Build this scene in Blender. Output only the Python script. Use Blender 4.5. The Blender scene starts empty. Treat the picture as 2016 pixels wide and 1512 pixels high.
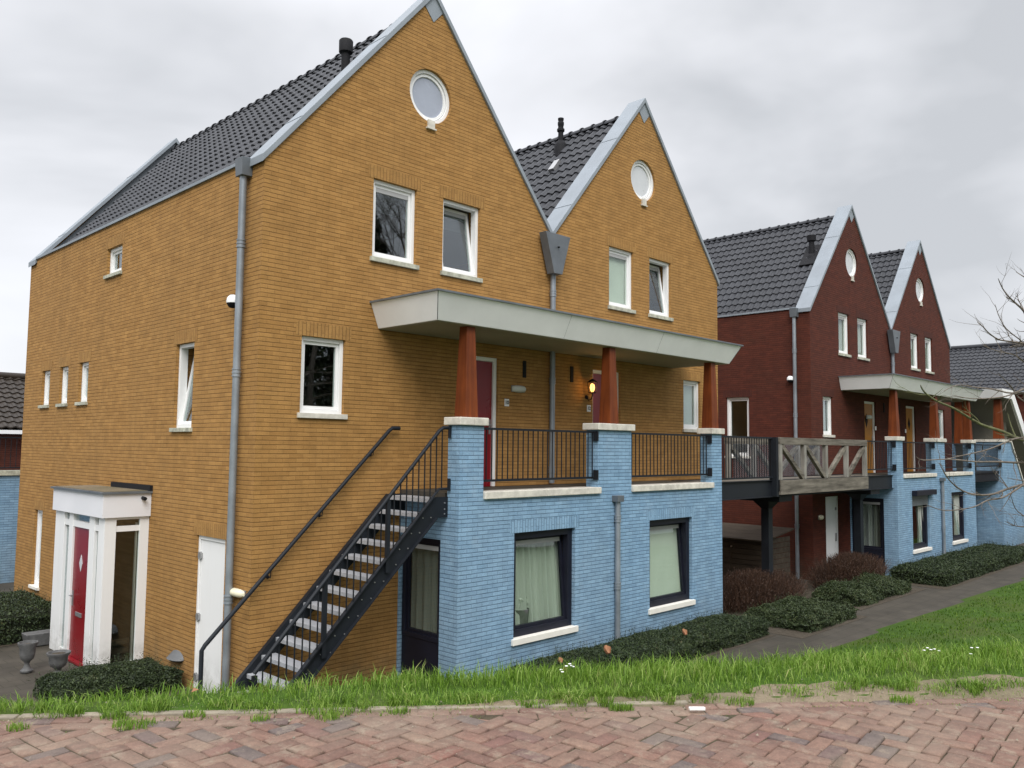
import bpy, bmesh, math, random
import numpy as np
from mathutils import Vector, Matrix
random.seed(7); np.random.seed(7)
S = bpy.context.scene; COL = S.collection
R = math.radians
# ------------------------------------------------------------------ camera
CAM = Vector((-5.79526737, -10.63469646, 3.1907629))
YAW, PITCH, ROLL, FPX = 0.79413177, 0.07520822, 0.01088135, 1654.13
def basis():
    cy, sy, cp, sp = math.cos(YAW), math.sin(YAW), math.cos(PITCH), math.sin(PITCH)
    F = Vector((sy*cp, cy*cp, sp)); Rr = Vector((cy, -sy, 0)); U = Rr.cross(F)
    c, s = math.cos(ROLL), math.sin(ROLL)
    return c*Rr+s*U, -s*Rr+c*U, F
_R, _U, _F = basis()
cd = bpy.data.cameras.new('camera'); cam = bpy.data.objects.new('camera', cd); COL.objects.link(cam)
m = Matrix.Identity(4)
for i in range(3):
    m[i][0], m[i][1], m[i][2], m[i][3] = _R[i], _U[i], -_F[i], CAM[i]
cam.matrix_world = m
cd.sensor_width = 36; cd.sensor_fit = 'HORIZONTAL'; cd.lens = FPX/2016*36; cd.clip_end = 2000; cd.clip_start = .05
S.camera = cam
S.render.resolution_x, S.render.resolution_y = 1024, 768
# ------------------------------------------------------------------ world: overcast daylight
SUN_EL, SUN_AZ = R(52), R(200)
S.world = bpy.data.worlds.new('World'); S.world.use_nodes = True
wt = S.world.node_tree; wt.nodes.clear()
def wn(t, **k):
    n = wt.nodes.new(t)
    for a, b in k.items(): setattr(n, a, b)
    return n
wo = wn('ShaderNodeOutputWorld'); bg = wn('ShaderNodeBackground')
sky = wn('ShaderNodeTexSky', sky_type='NISHITA', sun_disc=False, sun_elevation=SUN_EL, sun_rotation=SUN_AZ)
tc = wn('ShaderNodeTexCoord'); sp = wn('ShaderNodeSeparateXYZ')
wt.links.new(tc.outputs['Generated'], sp.inputs[0])
# overcast luminance: flat near the horizon, about twice as bright towards the zenith
rm = wn('ShaderNodeMapRange', interpolation_type='SMOOTHSTEP'); rm.inputs['From Min'].default_value = .42; rm.inputs['From Max'].default_value = 1.0
rm.inputs['To Min'].default_value = 1.0; rm.inputs['To Max'].default_value = 3.3
wt.links.new(sp.outputs['Z'], rm.inputs['Value'])
mp = wn('ShaderNodeMapping'); mp.inputs['Scale'].default_value = (1.2, 1.2, 2.5); mp.inputs['Rotation'].default_value = (0, 0, .6); mp.inputs['Location'].default_value = (.3, .1, .55)
nz = wn('ShaderNodeTexNoise'); nz.inputs['Scale'].default_value = 1.5; nz.inputs['Detail'].default_value = 5; nz.inputs['Roughness'].default_value = .5; nz.inputs['Distortion'].default_value = .3
wt.links.new(tc.outputs['Generated'], mp.inputs[0]); wt.links.new(mp.outputs[0], nz.inputs['Vector'])
cr = wn('ShaderNodeValToRGB'); cr.color_ramp.elements[0].position = .34; cr.color_ramp.elements[0].color = (.50, .515, .54, 1)
cr.color_ramp.elements[1].position = .62; cr.color_ramp.elements[1].color = (.82, .83, .87, 1)
e = cr.color_ramp.elements.new(.48); e.color = (.69, .70, .73, 1)
wt.links.new(nz.outputs['Fac'], cr.inputs[0])
mul = wn('ShaderNodeVectorMath', operation='SCALE'); wt.links.new(cr.outputs[0], mul.inputs[0]); wt.links.new(rm.outputs[0], mul.inputs['Scale'])
sm = wn('ShaderNodeVectorMath', operation='SCALE'); sm.inputs['Scale'].default_value = .1; wt.links.new(sky.outputs[0], sm.inputs[0])
mx = wn('ShaderNodeMix', data_type='RGBA'); mx.inputs['Factor'].default_value = .93
wt.links.new(sm.outputs[0], mx.inputs[6]); wt.links.new(mul.outputs[0], mx.inputs[7])
wt.links.new(mx.outputs[2], bg.inputs['Color']); bg.inputs['Strength'].default_value = 1.27
wt.links.new(bg.outputs[0], wo.inputs[0])
sl = bpy.data.lights.new('sun', 'SUN'); sl.energy = 2.5; sl.angle = R(35); sl.color = (1, .97, .93)
so = bpy.data.objects.new('sun', sl); COL.objects.link(so)
sd = Vector((-.55, -.62, .85)).normalized()        # from behind the camera's left
so.rotation_euler = sd.to_track_quat('Z', 'Y').to_euler(); so.location = (-10, -15, 30)
S.view_settings.view_transform = 'Standard'; S.view_settings.look = 'None'; S.view_settings.exposure = 0.0; S.view_settings.gamma = 1
S.render.engine = 'CYCLES'
S.cycles.max_bounces = 6; S.cycles.transparent_max_bounces = 16; S.cycles.diffuse_bounces = 3; S.cycles.glossy_bounces = 3

# ------------------------------------------------------------------ materials
class NT:
    def __init__(s, name):
        s.m = bpy.data.materials.new(name); s.m.use_nodes = True; s.t = s.m.node_tree; s.t.nodes.clear()
        s.out = s.n('ShaderNodeOutputMaterial'); s.b = s.n('ShaderNodeBsdfPrincipled'); s.l(s.b.outputs[0], s.out.inputs[0])
    def n(s, t, **k):
        x = s.t.nodes.new(t)
        for a, b in k.items():
            if a == 'inp':
                for i, v in b.items(): x.inputs[i].default_value = v
            else: setattr(x, a, b)
        return x
    def l(s, a, b): s.t.links.new(a, b)
    def noise(s, scale, detail=3, rough=.5, vec=None, vs=None, dist=0):
        x = s.n('ShaderNodeTexNoise', inp={'Scale': scale, 'Detail': detail, 'Roughness': rough, 'Distortion': dist})
        if vec is None: vec = s.n('ShaderNodeNewGeometry').outputs['Position']
        if vs:
            mpp = s.n('ShaderNodeMapping', inp={'Scale': vs}); s.l(vec, mpp.inputs[0]); vec = mpp.outputs[0]
        s.l(vec, x.inputs['Vector']); return x.outputs['Fac']
    def ramp(s, fac, *st):
        r = s.n('ShaderNodeValToRGB'); cr = r.color_ramp
        while len(cr.elements) < len(st): cr.elements.new(.5)
        for e, (p, c) in zip(cr.elements, st): e.position = p; e.color = (*c, 1) if len(c) == 3 else c
        s.l(fac, r.inputs[0]); return r.outputs[0]
    def math(s, op, a, b=None, c=None, clamp=False):
        x = s.n('ShaderNodeMath', operation=op, use_clamp=clamp)
        for i, v in enumerate((a, b, c)):
            if v is None: continue
            if isinstance(v, (int, float)): x.inputs[i].default_value = v
            else: s.l(v, x.inputs[i])
        return x.outputs[0]
    def mix(s, f, a, b, mode='MIX'):
        x = s.n('ShaderNodeMix', data_type='RGBA', blend_type=mode)
        for i, v in ((0, f), (6, a), (7, b)):
            if isinstance(v, (int, float)): x.inputs[i].default_value = v
            elif isinstance(v, tuple): x.inputs[i].default_value = (*v[:3], 1)
            else: s.l(v, x.inputs[i])
        return x.outputs[2]
    def bump(s, h, dist=.01, strength=1):
        x = s.n('ShaderNodeBump', inp={'Strength': strength, 'Distance': dist}); s.l(h, x.inputs['Height']); s.l(x.outputs[0], s.b.inputs['Normal'])
    def set(s, col=None, rough=.6, metal=0, spec=None):
        if col is not None:
            if isinstance(col, tuple): s.b.inputs['Base Color'].default_value = (*col, 1)
            else: s.l(col, s.b.inputs['Base Color'])
        if isinstance(rough, (int, float)): s.b.inputs['Roughness'].default_value = rough
        else: s.l(rough, s.b.inputs['Roughness'])
        s.b.inputs['Metallic'].default_value = metal
        if spec is not None: s.b.inputs['Specular IOR Level'].default_value = spec

def brick_mat(name, c1, c2, joint, patch, painted=False, js_=1.0):
    t = NT(name)
    uv = t.n('ShaderNodeUVMap', uv_map='uv').outputs[0]
    sep = t.n('ShaderNodeSeparateXYZ'); t.l(uv, sep.inputs[0])
    wob = t.noise(2.2, 2, .5, vec=uv, vs=(1, 6, 1))
    u, v = sep.outputs[0], sep.outputs[1]
    v2 = t.math('ADD', v, t.math('MULTIPLY', t.math('SUBTRACT', wob, .5), .006))
    cv = t.n('ShaderNodeCombineXYZ'); t.l(u, cv.inputs[0]); t.l(v2, cv.inputs[1])
    bk = t.n('ShaderNodeTexBrick', offset=.5, squash=1, inp={'Color1': (*c1, 1), 'Color2': (*c2, 1), 'Mortar': (0, 0, 0, 1), 'Scale': 1, 'Mortar Size': .0, 'Mortar Smooth': 0, 'Bias': 0, 'Brick Width': .215, 'Row Height': .0625})
    t.l(cv.outputs[0], bk.inputs['Vector'])
    bk2 = t.n('ShaderNodeTexBrick', offset=.5, squash=1, inp={'Scale': 1, 'Mortar Size': .007, 'Mortar Smooth': .4, 'Bias': 0, 'Brick Width': .215, 'Row Height': .0625})
    t.l(cv.outputs[0], bk2.inputs['Vector'])
    fr = t.math('FRACT', t.math('DIVIDE', v2, .0625))
    d = t.math('ABSOLUTE', t.math('SUBTRACT', fr, .5))
    mr = t.n('ShaderNodeMapRange', interpolation_type='SMOOTHSTEP', inp={'From Min': .39, 'From Max': .49, 'To Min': 0, 'To Max': 1}); t.l(d, mr.inputs[0])
    bed = mr.outputs[0]
    jn = t.noise(3.0, 4, .65, vec=uv, vs=(1, 7, 1))
    js = t.n('ShaderNodeMapRange', inp={'From Min': .36, 'From Max': .68, 'To Min': .12, 'To Max': 1.0}); t.l(jn, js.inputs[0])
    bedm = t.math('MULTIPLY', bed, js.outputs[0])
    big = t.noise(.55, 4, .6); mid = t.noise(5, 4, .65); fine = t.noise(60, 3, .7)
    base = t.mix(t.math('MULTIPLY', t.math('SUBTRACT', big, .38), 1.6, clamp=True), bk.outputs['Color'], patch)
    base = t.mix(.38, base, t.ramp(mid, (.3, (.62, .62, .62)), (.7, (1.25, 1.22, 1.2))), 'MULTIPLY')
    base = t.mix(.5 if painted else .35, base, t.ramp(fine, (.32, (.6, .6, .62)), (.62, (1.2, 1.2, 1.2))), 'MULTIPLY')
    stk = t.noise(1.0, 5, .6, vec=uv, vs=(2.6, .22, 1))
    base = t.mix(.20, base, t.ramp(stk, (.34, (.62, .6, .58)), (.55, (1.0, 1.0, 1.0))), 'MULTIPLY')
    gz = t.n('ShaderNodeSeparateXYZ'); t.l(t.n('ShaderNodeNewGeometry').outputs['Position'], gz.inputs[0])
    dm = t.n('ShaderNodeMapRange', interpolation_type='SMOOTHSTEP', inp={'From Min': .45, 'From Max': -.42, 'To Min': 0, 'To Max': 1}); t.l(gz.outputs[2], dm.inputs[0])
    dirt = t.math('MULTIPLY', dm.outputs[0], t.math('MULTIPLY', t.math('SUBTRACT', t.noise(3.2, 5, .7), .3), 1.7, clamp=True), clamp=True)
    base = t.mix(t.math('MULTIPLY', dirt, .75), base, (.10, .105, .075))
    pt = t.math('MULTIPLY', t.math('SUBTRACT', t.noise(1.3, 5, .75), .56), 5, clamp=True)
    base = t.mix(t.math('MULTIPLY', pt, .30 if painted else .12), base, t.mix(.5, base, (.55, .56, .54) if painted else (.16, .11, .06)))
    hd = t.math('MULTIPLY', bk2.outputs['Fac'], .38 if painted else .22)
    col = t.mix(hd, base, joint)
    col = t.mix(t.math('MULTIPLY', bedm, .85*js_), col, joint)
    t.set(col, .88, spec=.25)
    h = t.math('SUBTRACT', t.math('MULTIPLY', fine, .35), t.math('ADD', bed, t.math('MULTIPLY', bk2.outputs['Fac'], .35)))
    t.bump(h, .006, .9); return t.m

def plain(name, c, rough=.5, metal=0, var=.12, scale=3, bump=0, fine=40, spec=None):
    t = NT(name); a = t.noise(scale, 4, .6); b = t.noise(fine, 2, .6)
    lo = tuple(x*(1-var) for x in c); hi = tuple(min(1, x*(1+var)) for x in c)
    col = t.ramp(a, (.3, lo), (.7, hi))
    if bump: t.bump(b, bump)
    t.set(col, t.math('ADD', t.math('MULTIPLY', a, .2), rough-.1), metal, spec); return t.m

M = {}
M['yellow'] = brick_mat('ochre_brick', (.415, .226, .072), (.335, .176, .053), (.085, .042, .015), (.325, .182, .062))
M['red'] = brick_mat('dark_red_brick', (.108, .028, .016), (.078, .021, .013), (.024, .009, .006), (.072, .024, .014))
M['blue'] = brick_mat('blue_painted_brick', (.25, .41, .57), (.19, .325, .47), (.045, .085, .135), (.25, .36, .46), True)
M['yellow_lintel'] = brick_mat('ochre_soldier_course', (.41, .227, .072), (.34, .18, .056), (.10, .050, .018), (.30, .175, .065), js_=.35)
M['red_lintel'] = brick_mat('red_soldier_course', (.088, .026, .017), (.070, .021, .015), (.022, .008, .006), (.060, .022, .016), js_=.5)
M['blue_lintel'] = brick_mat('blue_soldier_course', (.25, .41, .57), (.19, .325, .47), (.045, .085, .135), (.25, .36, .46), True, .55)
M['white'] = plain('white_paint', (.80, .80, .79), .4, var=.03)
def dirty_white():
    t = NT('weathered_white_paint'); gz = t.n('ShaderNodeSeparateXYZ'); t.l(t.n('ShaderNodeNewGeometry').outputs['Position'], gz.inputs[0])
    dm = t.n('ShaderNodeMapRange', interpolation_type='SMOOTHSTEP', inp={'From Min': .25, 'From Max': -.42, 'To Min': 0, 'To Max': 1}); t.l(gz.outputs[2], dm.inputs[0])
    n = t.math('MULTIPLY', t.math('SUBTRACT', t.noise(5, 5, .7), .38), 3, clamp=True); st_ = t.math('MULTIPLY', t.math('SUBTRACT', t.noise(1, 5, .7, vs=(9, 9, .5)), .52), 2, clamp=True)
    col = t.mix(t.math('MULTIPLY', t.math('MULTIPLY', dm.outputs[0], n), .7), (.80, .80, .79), (.20, .19, .15)); col = t.mix(t.math('MULTIPLY', st_, .22), col, (.45, .45, .41))
    t.set(col, .42); return t.m
M['white'] = dirty_white()
M['dirtywhite'] = plain('white_panel', (.87, .87, .87), .5, var=.05, scale=1.5)
M['porchpanel'] = plain('porch_panel', (.74, .74, .76), .45, var=.03, scale=1.5)
M['stone'] = plain('cast_stone', (.58, .55, .48), .75, var=.22, scale=6, bump=.002)
M['sillgreen'] = plain('weathered_sill', (.40, .40, .32), .85, var=.35, scale=9, bump=.003)
M['sillwhite'] = plain('white_sill', (.78, .75, .68), .6, var=.05, scale=5)
M['zinc'] = plain('zinc', (.235, .265, .295), .6, .0, var=.13, scale=1.6)
M['zincdark'] = plain('zinc_dark', (.135, .15, .165), .5, .3, var=.2, scale=2.5)
M['pipe'] = plain('zinc_pipe', (.24, .265, .29), .45, .35, var=.22, scale=2.2)
M['steel'] = plain('dark_blue_steel', (.010, .0125, .017), .58, .0, var=.25, scale=3, spec=.28)
M['black'] = plain('black_plastic', (.010, .010, .012), .75, var=.2, spec=.25)
M['darkframe'] = plain('dark_frame', (.009, .010, .019), .5, var=.2, spec=.3)
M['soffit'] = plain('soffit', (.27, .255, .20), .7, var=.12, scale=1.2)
M['redleaf'] = plain('red_door_paint', (.20, .005, .010), .3, var=.08)
M['yellowleaf'] = plain('yellow_door_paint', (.42, .17, .006), .35, var=.08)
M['inside'] = plain('interior_plaster', (.25, .24, .22), .9, var=.05)
M['hood'] = plain('dull_grey_metal', (.13, .135, .14), .6, .2, var=.1)
M['metal'] = plain('brushed_metal', (.38, .38, .38), .4, .7, var=.1)
M['cream'] = plain('cream_plastic', (.75, .70, .52), .4, var=.05)
M['blind'] = plain('blind', (.54, .56, .51), .8, var=.04)
M['greyblind'] = plain('grey_vent', (.42, .42, .42), .6, var=.05)
M['urn'] = plain('grey_urn', (.10, .10, .10), .8, var=.3, scale=12, bump=.004)
M['litter'] = plain('paper', (.8, .8, .78), .8, var=.03)
M['taupe'] = plain('taupe_render', (.16, .155, .125), .85, var=.08)
M['brownroof'] = None

def wood_mat(name, c1, c2, rough, ax=2, sc=14):
    t = NT(name); vs = [sc, sc, sc]; vs[ax] = .8
    a = t.noise(1.0, 5, .65, vs=tuple(vs)); b = t.noise(3, 3, .5)
    col = t.mix(.5, t.ramp(a, (.3, c2), (.68, c1)), t.ramp(b, (.3, (.6, .6, .6)), (.7, (1.2, 1.2, 1.2))), 'MULTIPLY')
    t.set(col, rough, spec=.25); t.bump(a, .004, .5); return t.m
M['post'] = wood_mat('stained_wood', (.21, .050, .011), (.10, .022, .006), .55)
M['grey_wood'] = wood_mat('weathered_wood', (.24, .215, .175), (.05, .043, .034), .85, 0, 9)
M['shed'] = wood_mat('shed_wood', (.075, .058, .042), (.035, .026, .018), .85, 1, 9)

def glass_mat(name, tint=(.85, .9, .88), refl=1.0):
    t = NT(name); t.t.nodes.remove(t.b)
    tr = t.n('ShaderNodeBsdfTransparent'); tr.inputs[0].default_value = (*tint, 1)
    gl = t.n('ShaderNodeBsdfGlossy'); gl.inputs['Roughness'].default_value = .015; gl.inputs['Color'].default_value = (.92, .95, 1, 1)
    g = t.n('ShaderNodeNewGeometry'); dp = t.n('ShaderNodeVectorMath', operation='DOT_PRODUCT'); t.l(g.outputs['Incoming'], dp.inputs[0]); t.l(g.outputs['True Normal'], dp.inputs[1])
    c_ = t.math('SUBTRACT', 1.0, t.math('ABSOLUTE', dp.outputs['Value'])); f = t.math('MULTIPLY', t.math('ADD', .075, t.math('MULTIPLY', .9, t.math('POWER', c_, 5.0))), refl, clamp=True)
    mxs = t.n('ShaderNodeMixShader'); t.l(f, mxs.inputs[0]); t.l(tr.outputs[0], mxs.inputs[1]); t.l(gl.outputs[0], mxs.inputs[2]); t.l(mxs.outputs[0], t.out.inputs[0])
    return t.m
M['glass'] = glass_mat('window_glass', refl=1.25)
M['glassclear'] = glass_mat('clear_glass', (.93, .97, .94), .8)
M['glassgrey'] = plain('frosted_glass', (.33, .36, .43), .25, var=.05)
M['glassfrost'] = plain('pale_frosted_glass', (.56, .58, .60), .3, var=.04)

def curtain_mat():
    t = NT('net_curtain'); t.set((.50, .52, .48), .9)
    tl = t.n('ShaderNodeBsdfTranslucent'); tl.inputs[0].default_value = (.5, .55, .5, 1)
    mxs = t.n('ShaderNodeMixShader'); mxs.inputs[0].default_value = .25
    t.l(t.b.outputs[0], mxs.inputs[1]); t.l(tl.outputs[0], mxs.inputs[2]); t.l(mxs.outputs[0], t.out.inputs[0]); return t.m
M['curtain'] = curtain_mat()
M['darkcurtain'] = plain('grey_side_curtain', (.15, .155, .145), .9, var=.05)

def tile_mat(name, c):
    t = NT(name); g = t.n('ShaderNodeNewGeometry'); a = t.noise(1.4, 3, .6); b = t.noise(30, 3, .6)
    base = t.mix(.6, c, t.ramp(a, (.3, (.7, .7, .7)), (.7, (1.3, 1.3, 1.3))), 'MULTIPLY')
    base = t.mix(.4, base, t.ramp(b, (.3, (.6, .6, .6)), (.7, (1.3, 1.3, 1.3))), 'MULTIPLY')
    t.set(base, .55, spec=.28); t.bump(b, .002, .5); return t.m
M['tile'] = tile_mat('anthracite_tile', (.036, .038, .044)); M['browntile'] = tile_mat('brown_tile', (.028, .021, .015))

def leaf_mat(name, *st, rough=.55, trans=.0):
    t = NT(name); g = t.n('ShaderNodeNewGeometry')
    n2 = t.noise(3.2, 5, .7)
    f = t.math('ADD', t.math('MULTIPLY', g.outputs['Random Per Island'], .56), t.math('MULTIPLY', t.math('SUBTRACT', n2, .18), .72))
    t.set(t.ramp(f, *st), rough, spec=.3)
    if trans:
        tl = t.n('ShaderNodeBsdfTranslucent'); t.l(t.ramp(f, *st), tl.inputs[0])
        mxs = t.n('ShaderNodeMixShader'); mxs.inputs[0].default_value = trans
        t.l(t.b.outputs[0], mxs.inputs[1]); t.l(tl.outputs[0], mxs.inputs[2]); t.l(mxs.outputs[0], t.out.inputs[0])
    return t.m
M['grass'] = leaf_mat('grass_blades', (.15, (.045, .10, .008)), (.40, (.11, .215, .018)), (.62, (.20, .33, .045)), (.78, (.30, .40, .10)), (.90, (.46, .38, .19)), trans=.35)
M['lawn'] = leaf_mat('lawn_blades', (.15, (.024, .065, .004)), (.45, (.058, .13, .007)), (.7, (.105, .19, .015)), (.88, (.19, .23, .05)), trans=.25)
M['hedge'] = leaf_mat('hedge_leaves', (.15, (.009, .016, .007)), (.5, (.025, .04, .015)), (.8, (.052, .075, .024)), (.92, (.10, .075, .035)))
M['hedge2'] = leaf_mat('hedge_leaves_light', (.15, (.012, .022, .007)), (.5, (.034, .052, .018)), (.8, (.07, .09, .034)), (.93, (.12, .09, .045)))
M['twig'] = leaf_mat('red_brown_twigs', (.15, (.022, .012, .008)), (.5, (.052, .028, .018)), (.85, (.10, .052, .032)))
M['bark'] = plain('bark', (.15, .125, .10), .9, var=.4, scale=15, bump=.004)
M['bark2'] = plain('mossy_bark', (.13, .135, .06), .9, var=.4, scale=15, bump=.006)
M['dryleaf'] = plain('dry_leaf', (.30, .14, .07), .8, var=.2, scale=20)
M['petal'] = plain('petal', (.8, .8, .78), .7, var=.02)
def ground_mat(name, c1, c2, c3=None, sc=8, bump=.01):
    t = NT(name); a = t.noise(sc, 6, .7); b = t.noise(sc*9, 4, .7); c = t.noise(.7, 3, .5)
    col = t.ramp(a, (.3, c1), (.7, c2))
    if c3: col = t.mix(t.math('MULTIPLY', t.math('SUBTRACT', c, .45), 3, clamp=True), col, c3)
    col = t.mix(.4, col, t.ramp(b, (.3, (.6, .6, .6)), (.7, (1.3, 1.3, 1.3))), 'MULTIPLY')
    t.set(col, .92, spec=.2); t.bump(b, bump, .8); return t.m
M['turf'] = ground_mat('turf', (.025, .055, .006), (.055, .11, .01), (.06, .075, .016), 6)
M['soil'] = ground_mat('soil', (.05, .04, .03), (.09, .075, .055), sc=12)
M['sand'] = ground_mat('sandy_soil', (.15, .12, .08), (.26, .21, .145), (.10, .095, .05), 14)
M['joint'] = ground_mat('joint_sand', (.045, .035, .022), (.10, .08, .052), (.04, .048, .02), 16)
def paving_mat():
    t = NT('path_slabs'); g = t.n('ShaderNodeNewGeometry')
    bk = t.n('ShaderNodeTexBrick', offset=.5, inp={'Color1': (.062, .053, .041, 1), 'Color2': (.050, .043, .034, 1), 'Mortar': (.026, .026, .017, 1), 'Scale': 1, 'Mortar Size': .005, 'Brick Width': .3, 'Row Height': .3})
    t.l(g.outputs['Position'], bk.inputs['Vector']); n = t.noise(2, 5, .6); f = t.noise(70, 3, .7)
    col = t.mix(.7, bk.outputs['Color'], t.ramp(n, (.3, (.65, .66, .62)), (.7, (1.3, 1.3, 1.3))), 'MULTIPLY')
    t.set(col, .8, spec=.3); t.bump(f, .003, .5); return t.m
M['paving'] = paving_mat()
def clinker_mat():
    t = NT('clinker_brick'); g = t.n('ShaderNodeNewGeometry'); a = t.noise(26, 5, .7); b = t.noise(120, 3, .7); c = t.noise(1.1, 3, .6)
    col = t.ramp(g.outputs['Random Per Island'], (0, (.165, .095, .072)), (.25, (.19, .118, .09)), (.5, (.145, .083, .065)), (.72, (.21, .138, .102)), (.86, (.17, .082, .064)), (.95, (.115, .09, .083)))
    col = t.mix(.75, col, t.ramp(a, (.3, (.68, .68, .68)), (.7, (1.25, 1.25, 1.22))), 'MULTIPLY')
    col = t.mix(t.math('MULTIPLY', t.math('SUBTRACT', c, .45), 2.0, clamp=True), col, (.21, .165, .125))
    d_ = t.noise(7, 6, .75); col = t.mix(t.math('MULTIPLY', t.math('SUBTRACT', d_, .53), 5, clamp=True), col, (.25, .20, .15))
    e_ = t.noise(3.1, 5, .7, dist=.6); col = t.mix(t.math('MULTIPLY', t.math('SUBTRACT', e_, .58), 4, clamp=True), col, (.085, .075, .055))
    col = t.mix(.4, col, t.ramp(b, (.3, (.6, .6, .6)), (.65, (1.2, 1.2, 1.2))), 'MULTIPLY')
    t.set(col, .8, spec=.3); t.bump(a, .006, .7); return t.m
M['clinker'] = clinker_mat()
M['kerb'] = plain('kerb_concrete', (.21, .18, .135), .88, var=.35, scale=9, bump=.003)

# ------------------------------------------------------------------ mesh helpers
class MB:
    def __init__(s): s.v = []; s.f = []; s.mi = []; s.sm = []; s.cur = 0; s.rotuv = False
    def add(s, vs, fs, smooth=False):
        o = len(s.v); s.v += [tuple(v) for v in vs]
        for f in fs: s.f.append([o+i for i in f]); s.mi.append(s.cur); s.sm.append(smooth)
        return s
    def box(s, x0, x1, y0, y1, z0, z1):
        return s.add([(x0, y0, z0), (x1, y0, z0), (x1, y1, z0), (x0, y1, z0), (x0, y0, z1), (x1, y0, z1), (x1, y1, z1), (x0, y1, z1)],
              [(0, 3, 2, 1), (4, 5, 6, 7), (0, 1, 5, 4), (1, 2, 6, 5), (2, 3, 7, 6), (3, 0, 4, 7)])
    def frustum(s, lo, hi, z0, z1):
        a, b = lo, hi
        return s.add([(a[0], a[2], z0), (a[1], a[2], z0), (a[1], a[3], z0), (a[0], a[3], z0), (b[0], b[2], z1), (b[1], b[2], z1), (b[1], b[3], z1), (b[0], b[3], z1)],
              [(0, 3, 2, 1), (4, 5, 6, 7), (0, 1, 5, 4), (1, 2, 6, 5), (2, 3, 7, 6), (3, 0, 4, 7)])
    def bar(s, p, q, w, h, up=(0, 0, 1)):
        p, q, up = Vector(p), Vector(q), Vector(up); d = (q-p).normalized(); x = d.cross(up)
        if x.length < 1e-4: x = d.cross(Vector((1, 0, 0)))
        x.normalize(); y = x.cross(d).normalized(); x *= w/2; y *= h/2
        vs = [p-x-y, p+x-y, p+x+y, p-x+y, q-x-y, q+x-y, q+x+y, q-x+y]
        return s.add(vs, [(0, 1, 2, 3), (4, 7, 6, 5), (0, 4, 5, 1), (1, 5, 6, 2), (2, 6, 7, 3), (3, 7, 4, 0)])
    def prism(s, poly, ax, a0, a1):
        n = len(poly)
        def P(u, v, a): return {'x': (a, u, v), 'y': (u, a, v), 'z': (u, v, a)}[ax]
        vs = [P(u, v, a0) for u, v in poly]+[P(u, v, a1) for u, v in poly]
        fs = [list(range(n)), list(range(2*n-1, n-1, -1))]+[(i, i+n, (i+1) % n+n, (i+1) % n) for i in range(n)]
        return s.add(vs, fs)
    def tube(s, pts, rs, n=10, cap=True, smooth=True):
        pts = [Vector(p) for p in pts]; m_ = len(pts)
        if isinstance(rs, (int, float)): rs = [rs]*m_
        vs = []; prev = None
        for i, p in enumerate(pts):
            d = (pts[min(i+1, m_-1)]-pts[max(i-1, 0)])
            d = d.normalized() if d.length > 1e-9 else Vector((0, 0, 1))
            if prev is None:
                x = d.cross(Vector((0, 0, 1))); x = x if x.length > .05 else d.cross(Vector((1, 0, 0)))
            else: x = prev-d*prev.dot(d)
            x.normalize(); prev = x; y = d.cross(x)
            vs += [p+(x*math.cos(a)+y*math.sin(a))*rs[i] for a in [2*math.pi*k/n for k in range(n)]]
        fs = [(i*n+k, i*n+(k+1) % n, (i+1)*n+(k+1) % n, (i+1)*n+k) for i in range(m_-1) for k in range(n)]
        s.add(vs, fs, smooth)
        if cap: 
            o = len(s.v)-len(vs)
            for ring in (list(range(n-1, -1, -1)), [(m_-1)*n+k for k in range(n)]):
                s.f.append([o+i for i in ring]); s.mi.append(s.cur); s.sm.append(False)
        return s
    def lathe(s, c, prof, n=20, ax='z'):
        if ax == 'z': pts = [(c[0], c[1], c[2]+h) for r, h in prof]
        vs = []
        for r, h in prof:
            for k in range(n):
                a = 2*math.pi*k/n
                vs.append((c[0]+r*math.cos(a), c[1]+r*math.sin(a), c[2]+h))
        fs = [(i*n+k, i*n+(k+1) % n, (i+1)*n+(k+1) % n, (i+1)*n+k) for i in range(len(prof)-1) for k in range(n)]
        s.add(vs, fs, True)
        o = len(s.v)-len(vs)
        s.f.append([o+k for k in range(n-1, -1, -1)]); s.mi.append(s.cur); s.sm.append(False)
        s.f.append([o+(len(prof)-1)*n+k for k in range(n)]); s.mi.append(s.cur); s.sm.append(False)
        return s
    def mesh(s, name, mats, shift=Vector((0, 0, 0))):
        me = bpy.data.meshes.new(name)
        me.from_pydata([(v[0]-shift[0], v[1]-shift[1], v[2]-shift[2]) for v in s.v], [], s.f)
        for mm in mats: me.materials.append(mm)
        me.polygons.foreach_set('material_index', s.mi); me.polygons.foreach_set('use_smooth', s.sm)
        return me
def boxuv(me, shift=Vector((0, 0, 0)), rot=False):
    uv = me.uv_layers.get('uv') or me.uv_layers.new(name='uv')
    for p in me.polygons:
        n = p.normal; a = [abs(c) for c in n]
        for li in p.loop_indices:
            c = me.vertices[me.loops[li].vertex_index].co
            x, y, z = c[0]+shift[0], c[1]+shift[1], c[2]+shift[2]
            if a[2] > .8: q = (x, y)
            elif a[0] > a[1]: q = (y+.03, z)
            else: q = (x, z)
            uv.data[li].uv = (q[1], q[0]) if rot else q
def tag(o, label=None, cat=None, group=None, kind=None):
    for k, v_ in (('label', label), ('category', cat), ('group', group), ('kind', kind)):
        if v_: o[k] = v_
    return o
def thing(name, loc, label, cat, group=None, kind=None):
    o = bpy.data.objects.new(name, None); COL.objects.link(o); o.location = loc; o.empty_display_size = .2
    return tag(o, label, cat, group, kind)
def rootloc(o):
    while o.parent: o = o.parent
    return o.location
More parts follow.
